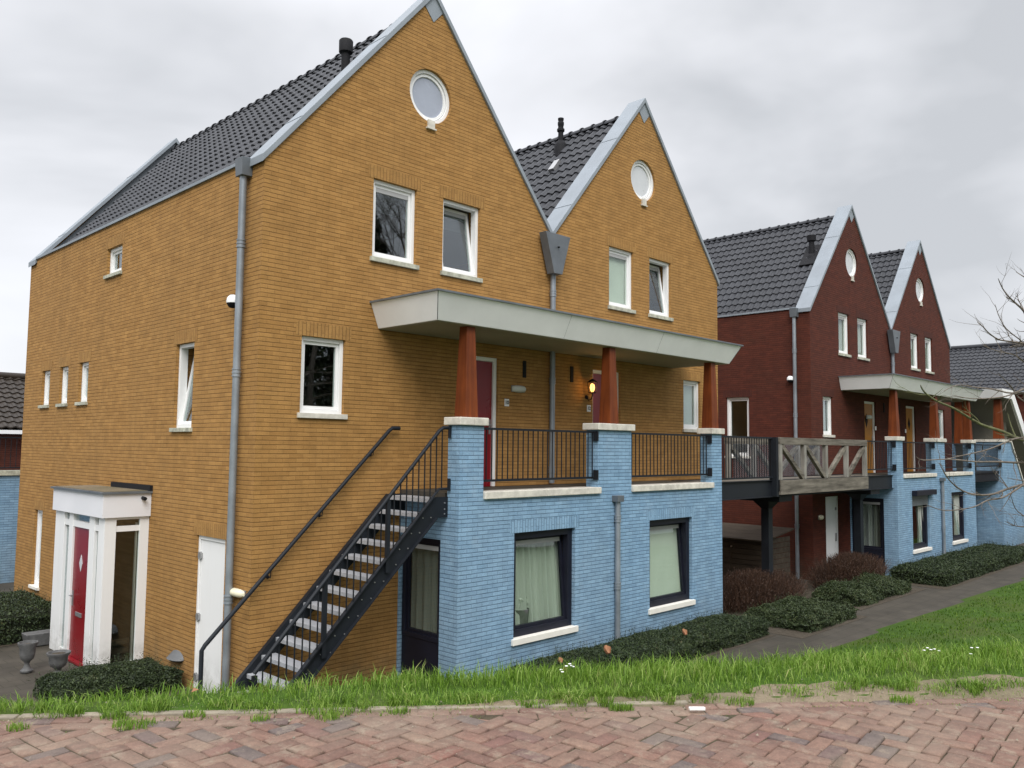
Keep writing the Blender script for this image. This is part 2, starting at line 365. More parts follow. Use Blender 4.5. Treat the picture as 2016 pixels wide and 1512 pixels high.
def part(name, mb, mats, parent, uv=False, bevel=0, rot=False, cuts=None):
    """one mesh object; world coordinates in, stored relative to the thing's base"""
    if not isinstance(mats, (list, tuple)): mats = [mats]
    if parent is None:
        vs = np.array(mb.v); shift = Vector(((vs[:, 0].min()+vs[:, 0].max())/2, (vs[:, 1].min()+vs[:, 1].max())/2, vs[:, 2].min()))
    else: shift = Vector(rootloc(parent))
    me = mb.mesh(name, mats, shift); o = bpy.data.objects.new(name, me); COL.objects.link(o)
    if cuts:
        tmp = []
        for c in cuts:
            cm = c.mesh('cut', [], shift); co = bpy.data.objects.new('cut', cm); COL.objects.link(co); tmp.append(co)
            bm = bmesh.new(); bm.from_mesh(cm); bmesh.ops.recalc_face_normals(bm, faces=bm.faces); bm.to_mesh(cm); bm.free()
            mod = o.modifiers.new('b', 'BOOLEAN'); mod.operation = 'DIFFERENCE'; mod.solver = 'EXACT'; mod.object = co; mod.use_self = False
        bm = bmesh.new(); bm.from_mesh(me); bmesh.ops.recalc_face_normals(bm, faces=bm.faces); bm.to_mesh(me); bm.free()
        bpy.context.view_layer.update()
        dg = bpy.context.evaluated_depsgraph_get(); new = bpy.data.meshes.new_from_object(o.evaluated_get(dg))
        o.modifiers.clear(); o.data = new; bpy.data.meshes.remove(me); me = new; me.name = name
        for co in tmp:
            cm = co.data; bpy.data.objects.remove(co); bpy.data.meshes.remove(cm)
    else:
        bm = bmesh.new(); bm.from_mesh(me); bmesh.ops.recalc_face_normals(bm, faces=bm.faces); bm.to_mesh(me); bm.free()
    if any(mb.sm) and not cuts: me.set_sharp_from_angle(angle=R(38))
    if uv: boxuv(me, shift, rot)
    if bevel:
        b = o.modifiers.new('bevel', 'BEVEL'); b.width = bevel; b.segments = 2; b.limit_method = 'ANGLE'; b.angle_limit = R(35)
    if parent is None: o.location = shift
    else: o.parent = parent
    return o
def top(name, mb, mats, label=None, cat=None, group=None, kind=None, **k):
    return tag(part(name, mb, mats, None, **k), label, cat, group, kind)
def fastmesh(name, V, Fq, mats, mi=None, smooth=False):
    """numpy mesh: V (n,3), Fq (m,4) quads (or (m,3))"""
    me = bpy.data.meshes.new(name); k = Fq.shape[1]
    me.vertices.add(len(V)); me.vertices.foreach_set('co', V.astype(np.float32).ravel())
    me.loops.add(Fq.size); me.loops.foreach_set('vertex_index', Fq.astype(np.int32).ravel())
    me.polygons.add(len(Fq)); me.polygons.foreach_set('loop_start', np.arange(0, Fq.size, k, dtype=np.int32)); me.polygons.foreach_set('loop_total', np.full(len(Fq), k, np.int32))
    if mi is not None: me.polygons.foreach_set('material_index', mi.astype(np.int32))
    for mm in mats: me.materials.append(mm)
    me.update(calc_edges=True)
    if smooth: me.polygons.foreach_set('use_smooth', np.ones(len(Fq), bool))
    return me

# ------------------------------------------------------------------ terrain
ZG, ZR = -.42, 1.60            # low ground by the houses, brick road on the dike
E0 = np.array((-4.35+.2*.637, -5.26+.2*.771)); DR = np.array((.771, -.637)); NR = np.array((.637, .771))
def st(x, y): return (x-E0[0])*DR[0]+(y-E0[1])*DR[1], (x-E0[0])*NR[0]+(y-E0[1])*NR[1]
def xy(s, t): return E0[0]+s*DR[0]+t*NR[0], E0[1]+s*DR[1]+t*NR[1]
def height(x, y):
    s, t = st(x, y); s = np.asarray(s, float); t = np.asarray(t, float); y = np.asarray(y, float)
    tc_ = .20+.13*np.clip(s, 0, 12)
    d1 = np.maximum(t-tc_, 0)
    d2 = np.maximum(np.maximum(4.2-t, -3.75-.012*np.maximum(np.asarray(x, float)-8, 0)-y), 0)
    u = d1/(d1+d2+1e-6)
    w = np.clip((s-1)/6, 0, 1)
    prof = 1-(1-w)*u-w*np.minimum(1, 1.22*u-.22*u*u*u if False else u+.16*np.sin(np.pi*u))
    prof = np.where(d2 <= 0, 0, np.where(d1 <= 0, 1, prof))
    bumpy = .03*np.sin(x*1.7+y*.9)*np.sin(y*2.1-x*.6)*np.clip(d1*1.5, 0, 1)*np.clip(d2, 0, 1)
    return ZG+(ZR+.012-ZG)*prof+bumpy-.05*np.exp(-(np.maximum(t, 0)/.035)**2)+.035*np.clip(t/.5, 0, 1)*(d1 <= 0)*np.exp(-((t-.35)/.3)**2)

def sheet(name, poly, z, mat, thick=0, **k):
    mb = MB(); mb.add([(x, y, z) for x, y in poly], [list(range(len(poly)))])
    o = part(name, mb, mat, None); return tag(o, kind='structure', **k)
sheet('ground', [(-160, -160), (220, -160), (220, 220), (-160, 220)], -.50, M['soil'])
pv = MB(); pv.add([(-30, -2, ZG-.012), (45, -12, ZG-.012), (60, -12, ZG-.012), (60, 40, ZG-.012), (-30, 40, ZG-.012)], [(0, 1, 2, 3, 4)])
tag(part('path', pv, M['paving'], None), kind='structure')
# grass slope as a height field
gs, gt = np.linspace(-14, 46, 181), np.concatenate([np.array([0, .03, .06]), np.linspace(0.1, 3, 30), np.linspace(3.15, 30, 110)])
SS, TT = np.meshgrid(gs, gt, indexing='ij'); XX, YY = xy(SS, TT); ZZ = height(XX, YY)
idx = np.arange(SS.size).reshape(SS.shape)
q = np.stack([idx[:-1, :-1], idx[1:, :-1], idx[1:, 1:], idx[:-1, 1:]], -1).reshape(-1, 4)
low = (ZZ <= ZG+.004)
ok = ~(low.ravel()[q].all(1)); zz = ZZ.copy(); zz[low] = ZG-.03
me = fastmesh('grass_slope', np.stack([XX, YY, zz], -1).reshape(-1, 3), q[ok], [M['turf']], smooth=True)
o = bpy.data.objects.new('grass_slope', me); COL.objects.link(o); o['kind'] = 'structure'
# far verge behind the camera and road bed
bed = MB(); a = [xy(-40, .0), xy(60, .0), xy(60, -4.6), xy(-40, -4.6)]
bed.add([(x, y, ZR-.012) for x, y in a], [(0, 1, 2, 3)]); bo = part('road', bed, M['joint'], None); bo['kind'] = 'structure'
vb = MB(); a = [xy(-40, -4.6), xy(60, -4.6), xy(60, -40), xy(-40, -40)]
vb.add([(x, y, ZR-.02) for x, y in a], [(0, 1, 2, 3)]); tag(part('verge', vb, M['turf'], None), kind='structure')
# clinker paving in herringbone bond
def pavers():
    w = .103; V = []; Fq = []
    def brick(cx, cy, ang, L, W, dz):
        c, s_ = math.cos(ang), math.sin(ang); b = .007
        o = len(V)
        tx, ty = random.gauss(0, .022), random.gauss(0, .022)
        for (l, ww, z) in ((L, W, -.03), (L, W, -.006), (L-2*b, W-2*b, .0)):
            for sx, sy in ((-1, -1), (1, -1), (1, 1), (-1, 1)):
                px, py = sx*l/2, sy*ww/2
                px += random.uniform(-.003, .003); py += random.uniform(-.003, .003)
                gx, gy = cx+px*c-py*s_, cy+px*s_+py*c
                X, Y = xy(gx, gy); V.append((X, Y, ZR+z+dz+px*tx+py*ty))
        for k in (0, 4):
            for i in range(4): Fq.append((o+k+i, o+k+(i+1) % 4, o+k+4+(i+1) % 4, o+k+4+i))
        Fq.append((o+8, o+9, o+10, o+11))
    r2 = math.sqrt(.5)
    for i in range(-75, 160):
        for j in range(-75, 160):
            d = (i-j) % 4
            if d == 0: cx, cy, a = (i+1)*w, (j+.5)*w, 0
            elif d == 3: cx, cy, a = (i+.5)*w, (j+1)*w, math.pi/2
            else: continue
            gs_, gt_ = (cx-cy)*r2+3, (cx+cy)*r2-7.4
            edge = -.20-.0*gs_
            under = gt_ > edge-.02
            if -3.5 < gs_ < 13 and -4.5 < gt_ < -.06:
                wav = .006*math.sin(gs_*2.1)*math.sin(gt_*3.3)
                brick(gs_, gt_, a+math.pi/4+random.gauss(0, .012), 2*w-.006, w-.006, random.gauss(0, .0032)+wav-(.012 if under else 0))
    for rrow in range(2):
        s0 = -3.5+rrow*.1
        while s0 < 12.8:
            if random.random() > .04: brick(s0+.1, -.055-rrow*.105, random.gauss(0, .01), .2, .098, random.gauss(-.003, .003))
            s0 += .207
    me = fastmesh('road_bricks', np.array(V), np.array(Fq), [M['clinker']])
    o = bpy.data.objects.new('road_bricks', me); COL.objects.link(o); o.parent = bo; o.location = -Vector(bo.location)
    o['kind'] = 'stuff'
pavers()
kb = MB(); s0 = -5
while s0 < 3.2:
    L = .99; j = random.gauss(0, .006)
    (x0, y0), (x1, y1) = xy(s0, .025+j), xy(s0+L, .025+j+random.gauss(0, .004))
    kb.bar((x0, y0, ZR-.044), (x1, y1, ZR-.044+random.gauss(0, .003)), .062, .10); s0 += 1.0
tag(part('kerb', kb, M['kerb'], None, bevel=.008), kind='structure')
# sandy verge with a ragged edge
n = 420; V = []; sv = np.linspace(-3.5, 14, n); KT = 9
for i_, s_ in enumerate(sv):
    p = .05+max(0, min(1, (s_-2.4)/2.5))*(.22+.07*math.sin(s_*1.3)+.05*math.sin(s_*4.1+1)+.03*math.sin(s_*11.3)+.03*random.random())
    for k in range(KT):
        t_ = -.045+(p+.045)*k/(KT-1); X, Y = xy(s_, t_)
        z = ZR-.03 if k == 0 else (ZR-.004+.004*math.sin(s_*13+k*1.7) if t_ < .02 else max(float(height(X, Y)), ZR)+.004+.005*math.sin(s_*9+k)*math.sin(s_*23-k*2))
        if k == KT-1: z = float(height(X, Y))-.02
        V.append((X, Y, z))
Fq = np.array([(i*KT+k, (i+1)*KT+k, (i+1)*KT+k+1, i*KT+k+1) for i in range(n-1) for k in range(KT-1)])
me = fastmesh('sand_strip', np.array(V), Fq, [M['sand']], smooth=True); o = bpy.data.objects.new('sand_strip', me); COL.objects.link(o); o['kind'] = 'structure'

# grass blades
def blades(name, X, Y, Z, H, W, lean, label=None):
    n = len(X); a = np.random.uniform(0, 2*np.pi, n); b = np.random.uniform(0, 2*np.pi, n)
    dx, dy = np.cos(a)*W/2, np.sin(a)*W/2; lx, ly = np.cos(b)*lean*H, np.sin(b)*lean*H
    V = np.empty((n, 5, 3)); 
    V[:, 0] = np.stack([X-dx, Y-dy, Z-.01], -1); V[:, 1] = np.stack([X+dx, Y+dy, Z-.01], -1)
    V[:, 2] = np.stack([X+dx*.8+lx*.35, Y+dy*.8+ly*.35, Z+H*.6], -1); V[:, 3] = np.stack([X-dx*.8+lx*.35, Y-dy*.8+ly*.35, Z+H*.6], -1)
    V[:, 4] = np.stack([X+lx, Y+ly, Z+H*np.sqrt(np.maximum(.15, 1-lean**2*.6))], -1)
    b0 = np.arange(n)[:, None]*5
    T = np.concatenate([b0+np.array([[0, 1, 2]]), b0+np.array([[0, 2, 3]]), b0+np.array([[3, 2, 4]])], 1).reshape(-1, 3)
    return V.reshape(-1, 3), T
def pn(x, y, f): return np.sin(x*f+1.3*np.sin(y*f*.7+1))*np.sin(y*f*1.1+1.7*np.sin(x*f*.6))
VV, TTs, off = [], [], 0
def addb(X, Y, H, W, lean):
    global off
    V, T = blades('', X, Y, height(X, Y), H, W, lean); VV.append(V); TTs.append(T+off); off += len(V)
# near crest, long grass
n = 150000; s_ = np.random.uniform(-2.5, 11, n); t_ = np.random.uniform(.02, 4.2, n)**1.0
edge = .055+np.clip((s_-2.4)/2.5, 0, 1)*(.18+.07*np.sin(s_*1.3)+.05*np.sin(s_*4.1+1)+.03*np.sin(s_*11.3)); 
k = (t_ > edge+np.random.exponential(.035, n)) & (t_ < 1.7+.25*np.maximum(s_, 0)) ; s_, t_ = s_[k], t_[k]; X, Y = xy(s_, t_)
cl = .5+.5*pn(X, Y, 4.3); cl2 = np.clip(.5+.8*pn(X, Y, 15.), 0, 1)
near = np.clip((t_-edge[k])/.22, .45, 1)
addb(X, Y, (.035+.065*cl*np.random.rand(len(X))+.085*cl2*np.random.rand(len(X))**1.5)*near*(.9+.35*np.clip(s_/6, 0, 1)), np.random.uniform(.003, .007, len(X)), np.random.beta(2, 1.5, len(X))*1.15)
n = 60000; s_ = np.random.uniform(2, 13, n); t_ = np.random.uniform(.3, 4.5, n); k = t_ < .9+.33*s_; s_, t_ = s_[k], t_[k]; X, Y = xy(s_, t_)
k = pn(X, Y, 2.3) > -.35; X, Y = X[k], Y[k]
addb(X, Y, np.random.uniform(.06, .15, len(X)), np.random.uniform(.004, .008, len(X)), np.random.beta(2, 2, len(X)))
me = fastmesh('grass', np.concatenate(VV), np.concatenate(TTs), [M['grass']])
o = bpy.data.objects.new('grass', me); COL.objects.link(o); tag(o, 'long bright green grass on the dike crest beside the brick road', 'grass', kind='stuff')
VV, TTs, off = [], [], 0
# far lawn, short
n = 150000; s_ = np.random.uniform(6, 42, n); t_ = np.random.uniform(1.2, 27, n); X, Y = xy(s_, t_); h_ = height(X, Y); k = (h_ > ZG+.02) & (Y < -3.85-.012*(X-8)); X, Y = X[k], Y[k]
addb(X, Y, np.random.uniform(.025, .06, len(X)), np.random.uniform(.012, .022, len(X)), np.random.beta(2, 2, len(X))*1.0)
me = fastmesh('lawn', np.concatenate(VV), np.concatenate(TTs), [M['lawn']])
o = bpy.data.objects.new('lawn', me); COL.objects.link(o); tag(o, 'darker short mown grass on the slope down to the path', 'lawn', kind='stuff')
VV, TTs, off = [], [], 0
# weeds growing out of the road edge
for (s0, t0, r0, c) in [(.71, -.18, .075, 260), (1.0, -.04, .04, 120), (1.4, -.15, .04, 110), (1.78, -.13, .05, 160), (.09, -.19, .04, 90), (1.69, -.02, .05, 110), (3.03, .08, .10, 420), (3.54, -.09, .05, 220), (3.75, .12, .10, 380), (4.11, .07, .08, 220), (4.31, -.03, .06, 160), (5.38, -.05, .05, 160), (2.65, .2, .08, 200), (4.9, .15, .1, 240), (5.9, .12, .12, 260), (6.6, .1, .1, 220), (2.2, -.05, .04, 80)]:
    a = np.random.uniform(0, 6.28, c); r_ = np.sqrt(np.random.rand(c))*r0; X, Y = xy(s0+np.cos(a)*r_*1.6, t0+np.sin(a)*r_)
    V, T = blades('', X, Y, np.full(c, ZR), np.random.uniform(.015, .05, c), np.random.uniform(.003, .006, c), np.random.beta(2, 2, c)*1.1); VV.append(V); TTs.append(T+off); off += len(V)
n = 5000; s_ = np.random.uniform(-2, 9, n); t_ = -np.abs(np.random.normal(0, .09, n)); k = pn(s_, t_*4, 5.) > .3; s_, t_ = s_[k], t_[k]; X, Y = xy(s_, t_)
V, T = blades('', X, Y, np.full(len(X), ZR-.01), np.random.uniform(.006, .022, len(X)), np.random.uniform(.003, .005, len(X)), np.random.beta(2, 2, len(X))*1.1); VV.append(V); TTs.append(T+off); off += len(V)
for k_ in range(150):
    s0, r0, c = random.uniform(-1.5, 9.5), random.uniform(.02, .07), random.randint(30, 110); t0 = random.gauss(.05+min(1, max(0, (s0-2.4)/2.5))*.12, .05)
    a = np.random.uniform(0, 6.28, c); r_ = np.sqrt(np.random.rand(c))*r0; X, Y = xy(s0+np.cos(a)*r_*1.5, t0+np.sin(a)*r_)
    V, T = blades('', X, Y, np.maximum(height(X, Y), ZR)+.002, np.random.uniform(.02, .085, c), np.random.uniform(.003, .006, c), np.random.beta(2, 1.3, c)*1.2); VV.append(V); TTs.append(T+off); off += len(V)
n = 2600; s_ = np.random.uniform(2.2, 10, n); t_ = np.random.normal(.17, .09, n); k = (t_ > -.03); s_, t_ = s_[k], t_[k]; X, Y = xy(s_, t_)
V, T = blades('', X, Y, np.maximum(height(X, Y), ZR)+.006, np.random.uniform(.01, .045, len(X)), np.random.uniform(.0025, .005, len(X)), np.random.beta(3, 1, len(X))*1.25); VV.append(V); TTs.append(T+off); off += len(V)
me = fastmesh('weeds', np.concatenate(VV), np.concatenate(TTs), [M['grass']])
o = bpy.data.objects.new('weeds', me); COL.objects.link(o); tag(o, 'small weed tufts growing in the joints at the edge of the brick road', 'weeds', kind='stuff')

# ------------------------------------------------------------------ house pieces
def mk(axis, plane):
    """(along, depth inward, z) -> world"""
    return (lambda a, d, z: (a, plane+d, z)) if axis == 'y' else (lambda a, d, z: (plane+d, a, z))
def wbox(mb, W, a0, a1, d0, d1, z0, z1):
    p, q = W(a0, d0, z0), W(a1, d1, z1)
    return mb.box(min(p[0], q[0]), max(p[0], q[0]), min(p[1], q[1]), max(p[1], q[1]), z0, z1)
def ringbars(mb, W, a0, a1, z0, z1, w, d0, d1):
    wbox(mb, W, a0, a0+w, d0, d1, z0, z1); wbox(mb, W, a1-w, a1, d0, d1, z0, z1)
    wbox(mb, W, a0+w, a1-w, d0, d1, z1-w, z1); wbox(mb, W, a0+w, a1-w, d0, d1, z0, z0+w)
def curtain(name, W, a0, a1, z0, z1, d, parent, mat, amp=.042, per=.15):
    n = int((a1-a0)/.012); vs = []; 
    for i in range(n+1):
        a = a0+(a1-a0)*i/n; ph = a/per*6.28+1.5*math.sin(a*7)
        for z in (z0, z1): vs.append(W(a, d+amp*math.sin(ph)*(1 if z == z0 else .7)+amp*.4*math.sin(ph*2.3), z))
    mb = MB(); mb.add(vs, [(2*i, 2*i+2, 2*i+3, 2*i+1) for i in range(n)], True)
    return part(name, mb, mat, parent)
def tilted(mb_fn, W, a0, a1, z0, z1, d, ang):
    """returns a W whose depth leans inward with height about the sash foot"""
    t = math.tan(ang)
    return lambda a, dd, z: W(a, dd+(z-z0)*t, z)
def wbox_t(mb, W, a0, a1, d0, d1, z0, z1):
    c = [W(a, d, z) for z in (z0, z1) for d in (d0, d1) for a in (a0, a1)]
    return mb.add(c, [(0, 1, 3, 2), (4, 6, 7, 5), (0, 4, 5, 1), (2, 3, 7, 6), (0, 2, 6, 4), (1, 5, 7, 3)])
def window(parent, axis, plane, a0, a1, z0, z1, cuts, frame='white', tilt=0, sill='sillgreen', lintel=None, fill=None, vent=True, set_=.055, fw=.06, pane='glass', sillh=.07, lab=None):
    W = mk(axis, plane)
    c = MB(); wbox(c, W, a0, a1, -.3, .6, z0-sillh, z1); cuts.append(c)
    mb = MB(); ringbars(mb, W, a0+.001, a1-.001, z0, z1-.001, fw, set_, set_+.12); w = part('window', mb, M[frame], parent, bevel=.004)
    if lab: w['label'] = lab
    i0, i1, j0, j1 = a0+fw+.004, a1-fw-.004, z0+fw+.004, z1-fw-.004
    WT = tilted(None, W, i0, i1, j0, j1, 0, R(tilt)); mb = MB(); sw = .045
    d0, d1 = set_+.035, set_+.09
    wbox_t(mb, WT, i0, i0+sw, d0, d1, j0, j1); wbox_t(mb, WT, i1-sw, i1, d0, d1, j0, j1)
    wbox_t(mb, WT, i0+sw, i1-sw, d0, d1, j1-sw, j1); wbox_t(mb, WT, i0+sw, i1-sw, d0, d1, j0, j0+sw)
    part('sash', mb, M[frame], w)
    vh = .07 if vent else 0
    if vent:
        mb = MB(); wbox_t(mb, WT, i0+sw, i1-sw, d0+.006, d1-.01, j1-sw-vh, j1-sw); part('ventilation_grille', mb, M['greyblind'], w)
    mb = MB(); wbox_t(mb, WT, i0+sw, i1-sw, d0+.02, d0+.024, j0+sw, j1-sw-vh); part('pane', mb, M[pane], w)
    if sill:
        mb = MB(); wbox(mb, W, a0-.045, a1+.045, -.045, .10, z0-sillh-.004, z0-.001); part('sill', mb, M[sill], w, bevel=.004)
    if lintel:
        mb = MB(); wbox(mb, W, a0-.1, a1+.1, -.003, .012, z1+.001, z1+.205); part('lintel', mb, M[lintel+'_lintel'], w, uv=True, rot=True)
    if fill == 'curtain': curtain('curtain', W if not tilt else (lambda a, d, z: W(a, d+(z-z0)*math.tan(R(tilt)), z)), a0+.02, a1-.02, z0+.04, z1-.05, set_+.15 if tilt else set_+.13, w, M['curtain'])
    elif fill == 'gap':
        curtain('curtain', W, a0+.02, a0+(a1-a0)*.3, z0+.04, z1-.05, .20, w, M['curtain'])
        curtain('curtain', W, a1-(a1-a0)*.34, a1-.02, z0+.04, z1-.05, .20, w, M['curtain'])
    elif fill == 'blind':
        mb = MB(); wbox_t(mb, WT, i0+.02, i1-.02, d1+.02, d1+.024, j0+.02, j1-.02); part('blind', mb, M['blind'], w)
    elif fill == 'right':
        curtain('curtain', W, a1-(a1-a0)*.36, a1-.02, z0+.04, z1-.05, .20, w, M['curtain'])
    return w
def roundwin(parent, x, z, r, cuts, fill='glassgrey'):
    poly = lambda rr, n=36: [(x+rr*math.cos(2*math.pi*k/n), z+rr*math.sin(2*math.pi*k/n)) for k in range(n)]
    c = MB(); c.prism(poly(r), 'y', -.3, .6); cuts.append(c)
    def ring(ro, ri, y0, y1):
        mb = MB(); n = 48; vs = []
        for y in (y0, y1):
            for rr in (ro, ri):
                vs += [(x+rr*math.cos(2*math.pi*k/n), y, z+rr*math.sin(2*math.pi*k/n)) for k in range(n)]
        g = lambda a, b: [(a*n+k, a*n+(k+1) % n, b*n+(k+1) % n, b*n+k) for k in range(n)]
        mb.add(vs, g(0, 1)+g(1, 3)+g(3, 2)+g(2, 0)); return mb
    w = part('window', ring(r-.002, r-.06, .05, .17), M['white'], parent, bevel=.004); w['label'] = 'round white window in the gable'
    part('sash', ring(r-.066, r-.115, .075, .14), M['white'], w, bevel=.004)
    mb = MB(); mb.prism(poly(r-.11), 'y', .1, .104); part('pane', mb, M[fill], w)
    mb = MB(); mb.box(x-.07, x+.07, -.035, .03, z-r-.10, z-r+.03); mb.box(x-.1, x+.1, -.045, .03, z-r-.125, z-r-.101); part('sill_block', mb, M['stone'], w)
    return w
def bulkhead(axis, plane, a, z, w, h, label, mat='cream', cat='wall lamp', grp='oval bulkhead lamps on the house walls'):
    W = mk(axis, plane); p = W(a, 0, z-h/2)
    r = thing('wall_lamp', p, label, cat, grp)
    mb = MB(); wbox(mb, W, a-w/2+.01, a+w/2-.01, -.03, -.001, z-h/2+.01, z+h/2-.01); part('base', mb, M['metal'], r, bevel=.005)
    vs = []; fs = []; n, m_ = 16, 7
    for i in range(m_):
        u = i/(m_-1); rr = math.cos(u*math.pi/2*.98); dd = -.03-.075*math.sin(u*math.pi/2)
        for k in range(n):
            an = 2*math.pi*k/n; ca, sa = math.cos(an), math.sin(an)
            sq = (abs(ca)**3+abs(sa)**3)**(-1/3)
            vs.append(W(a+w/2*rr*ca*sq, dd, z+h/2*rr*sa*sq))
    fs = [(i*n+k, i*n+(k+1) % n, (i+1)*n+(k+1) % n, (i+1)*n+k) for i in range(m_-1) for k in range(n)]+[[(m_-1)*n+k for k in range(n)]]
    mb = MB(); mb.add(vs, fs, True); part('lamp_shade', mb, M[mat], r)
    return r
def pipe(parent, x, y, z0, z1, r=.05, collars=(), name='downpipe'):
    mb = MB(); mb.tube([(x, y, z0), (x, y, z1)], r, 16)
    for c in collars:
        mb.tube([(x, y, c-.06), (x, y, c+.06)], r+.006, 16)
        for dz in (-.05, 0, .05): mb.tube([(x, y, c+dz-.009), (x, y, c+dz+.009)], r+.013, 16)
    return part(name, mb, M['pipe'], parent)

# pantile slope: returns arrays
def tiles(mb, origin, up, along, L, Wd, dl=.30, dw=.215, th=.022):
    """origin at the eave corner; up = unit vector up the slope, along = unit vector along the ridge"""
    o, up, al = Vector(origin), Vector(up).normalized(), Vector(along).normalized(); nn = al.cross(up)
    if nn.z < 0: nn = -nn
    nr = int(L/dl)+1; ns = int(Wd/dw); K = 8; cols = ns*K+1
    for r_ in range(nr):
        vs = []; s0, s1 = r_*dl, min((r_+1)*dl+.0, L)
        jit = [random.uniform(-.003, .003) for _ in range(ns+1)]
        for (s_, lift) in ((s0-.001, -.01), (s0, th+.012), (s0+.02, th+.014), (s1, .002)):
            for c in range(cols):
                w = c*dw/K; ph = (c % K)/K
                wv = .019*math.cos(2*math.pi*(ph-.30))+(.008 if .05 < ph < .5 else 0)
                p = o+up*s_+al*w+nn*(wv+lift+jit[c//K]); vs.append(p)
        fs = [(k*cols+c, k*cols+c+1, (k+1)*cols+c+1, (k+1)*cols+c) for k in range(3) for c in range(cols-1)]
        mb.add(vs, fs, False)
    return mb

HW, HE, HA, HB = 6.058, 7.28, 10.88, 10.49
def house(X0, idx, brick, leafmat, number, label, gname, side_feats, depth=HB, chim=None, leftwins=(), upw=None, fillset=None):
    r = thing('brick_house', (X0+HW/2, 0, ZG), label, 'house', gname)
    x0, x1, xm = X0+.0, X0+HW, X0+HW/2; bm_ = M[brick]
    cuts = []
    # upper windows
    u = upw
    for k, (a0, a1, tl, fl, pn_) in enumerate(u):
        window(r, 'y', 0, X0+a0, X0+a1, 6.138, 7.394, cuts, tilt=tl, lintel=brick, fill=fl, pane=pn_)
    for (a0, a1, fl, tl) in fillset:
        window(r, 'y', 0, X0+a0, X0+a1, 3.655, 4.775, cuts, lintel=brick, fill=fl, sill='stone', tilt=tl, vent=False)
    roundwin(r, xm-.02, 9.066, .455, cuts, 'glassgrey' if (brick == 'yellow' and idx == 0) else 'glassfrost')
    # front door
    da = (3.76, 4.68) if idx == 0 else (1.28, 2.19)
    c = MB(); c.box(X0+da[0], X0+da[1], -.3, .6, 2.45, 4.775); cuts.append(c)
    W = mk('y', 0)
    mb = MB(); wbox(mb, W, X0+da[0]+.001, X0+da[0]+.07, .05, .16, 2.5, 4.774); wbox(mb, W, X0+da[1]-.07, X0+da[1]-.001, .05, .16, 2.5, 4.774); wbox(mb, W, X0+da[0]+.07, X0+da[1]-.07, .05, .16, 4.705, 4.774)
    dr = part('door', mb, M['white'], r, bevel=.004)
    mb = MB(); wbox(mb, W, X0+da[0]+.075, X0+da[1]-.075, .09, .13, 2.5, 4.70); part('door_leaf', mb, M[leafmat], dr)
    dx = X0+da[0]+.36 if idx == 0 else X0+da[1]-.40
    mb = MB(); mb.prism([(dx-.11, 4.16), (dx, 3.93), (dx+.11, 4.16), (dx, 4.39)], 'y', .083, .0895); part('diamond_pane', mb, M['black'], dr)
    hx = X0+da[1]-.13 if idx == 0 else X0+da[0]+.13
    mb = MB(); mb.box(hx-.018, hx+.018, .07, .089, 3.42, 3.68); mb.tube([(hx, .085, 3.58), (hx, .03, 3.58), (hx-.11, .03, 3.58)], .01, 8); part('handle', mb, M['metal'], dr)
    # narrow wall vent beside the door
    vx = 5.34 if idx == 0 else .62
    # side openings
    if leftwins:
        for f in leftwins:
            if f[0] == 'win': window(r, 'x', X0, f[1], f[2], f[3], f[4], cuts, tilt=f[5], sill=f[6], lintel=brick, fill=f[7], vent=False, sillh=.06)
            elif f[0] == 'door':
                a0, a1, z0, z1 = f[1:5]; W2 = mk('x', X0); c = MB(); wbox(c, W2, a0, a1, -.3, .6, z0-.1, z1); cuts.append(c)
                mb = MB(); wbox(mb, W2, a0+.001, a0+.05, .03, .12, z0, z1-.001); wbox(mb, W2, a1-.05, a1-.001, .03, .12, z0, z1-.001); wbox(mb, W2, a0+.05, a1-.05, .03, .12, z1-.06, z1-.001)
                d2 = part('side_door', mb, M['white'], r, bevel=.004); d2['label'] = 'plain white side door at ground level'
                mb = MB(); wbox(mb, W2, a0+.055, a1-.055, .05, .1, z0, z1-.065); part('door_leaf', mb, M['white'], d2)
                for hz in (z0+.18, z0+1.05, z1-.3):
                    mb = MB(); wbox(mb, W2, a1-.11, a1-.02, .015, .049, hz-.04, hz+.04); wbox(mb, W2, a1-.08, a1-.055, .005, .049, hz-.055, hz+.055); part('hinge', mb, M['metal'], d2)
                mb = MB(); wbox(mb, W2, a0-.1, a1+.1, -.003, .012, z1+.001, z1+.205); part('lintel', mb, M[brick+'_lintel'], d2, uv=True, rot=True)
    if side_feats == 'frontdoor':
        a0, a1, z0, z1 = X0+.83, X0+1.72, ZG, 1.86; c = MB(); c.box(a0, a1, -.3, .6, z0-.1, z1); cuts.append(c)
        mb = MB(); wbox(mb, W, a0+.001, a0+.05, .03, .12, z0, z1-.001); wbox(mb, W, a1-.05, a1-.001, .03, .12, z0, z1-.001); wbox(mb, W, a0+.05, a1-.05, .03, .12, z1-.06, z1-.001)
        d2 = part('side_door', mb, M['white'], r); d2['label'] = 'white ground floor door under the footbridge'
        mb = MB(); wbox(mb, W, a0+.055, a1-.055, .05, .1, z0, z1-.065); part('door_leaf', mb, M['white'], d2)
        mb = MB(); wbox(mb, W, a1-.17, a1-.11, .02, .049, .55, .78); part('handle', mb, M['metal'], d2)
        mb = MB(); wbox(mb, W, a1-.17, a1-.10, .02, .049, 1.45, 1.53); part('hinge', mb, M['metal'], d2)
    # walls
    mb = MB()
    g = [(x0, ZG-.1), (x1, ZG-.1), (x1, HE), (xm, HA), (x0, HE)]
    mb.prism(g, 'y', 0, .3)
    part('front_wall', mb, bm_, r, uv=True, cuts=[c for c in cuts if max(v[1] for v in c.v) <= .61 and min(v[1] for v in c.v) < -.2 and (max(v[0] for v in c.v)-X0) > .65 and min(v[0] for v in c.v) > X0+.2])
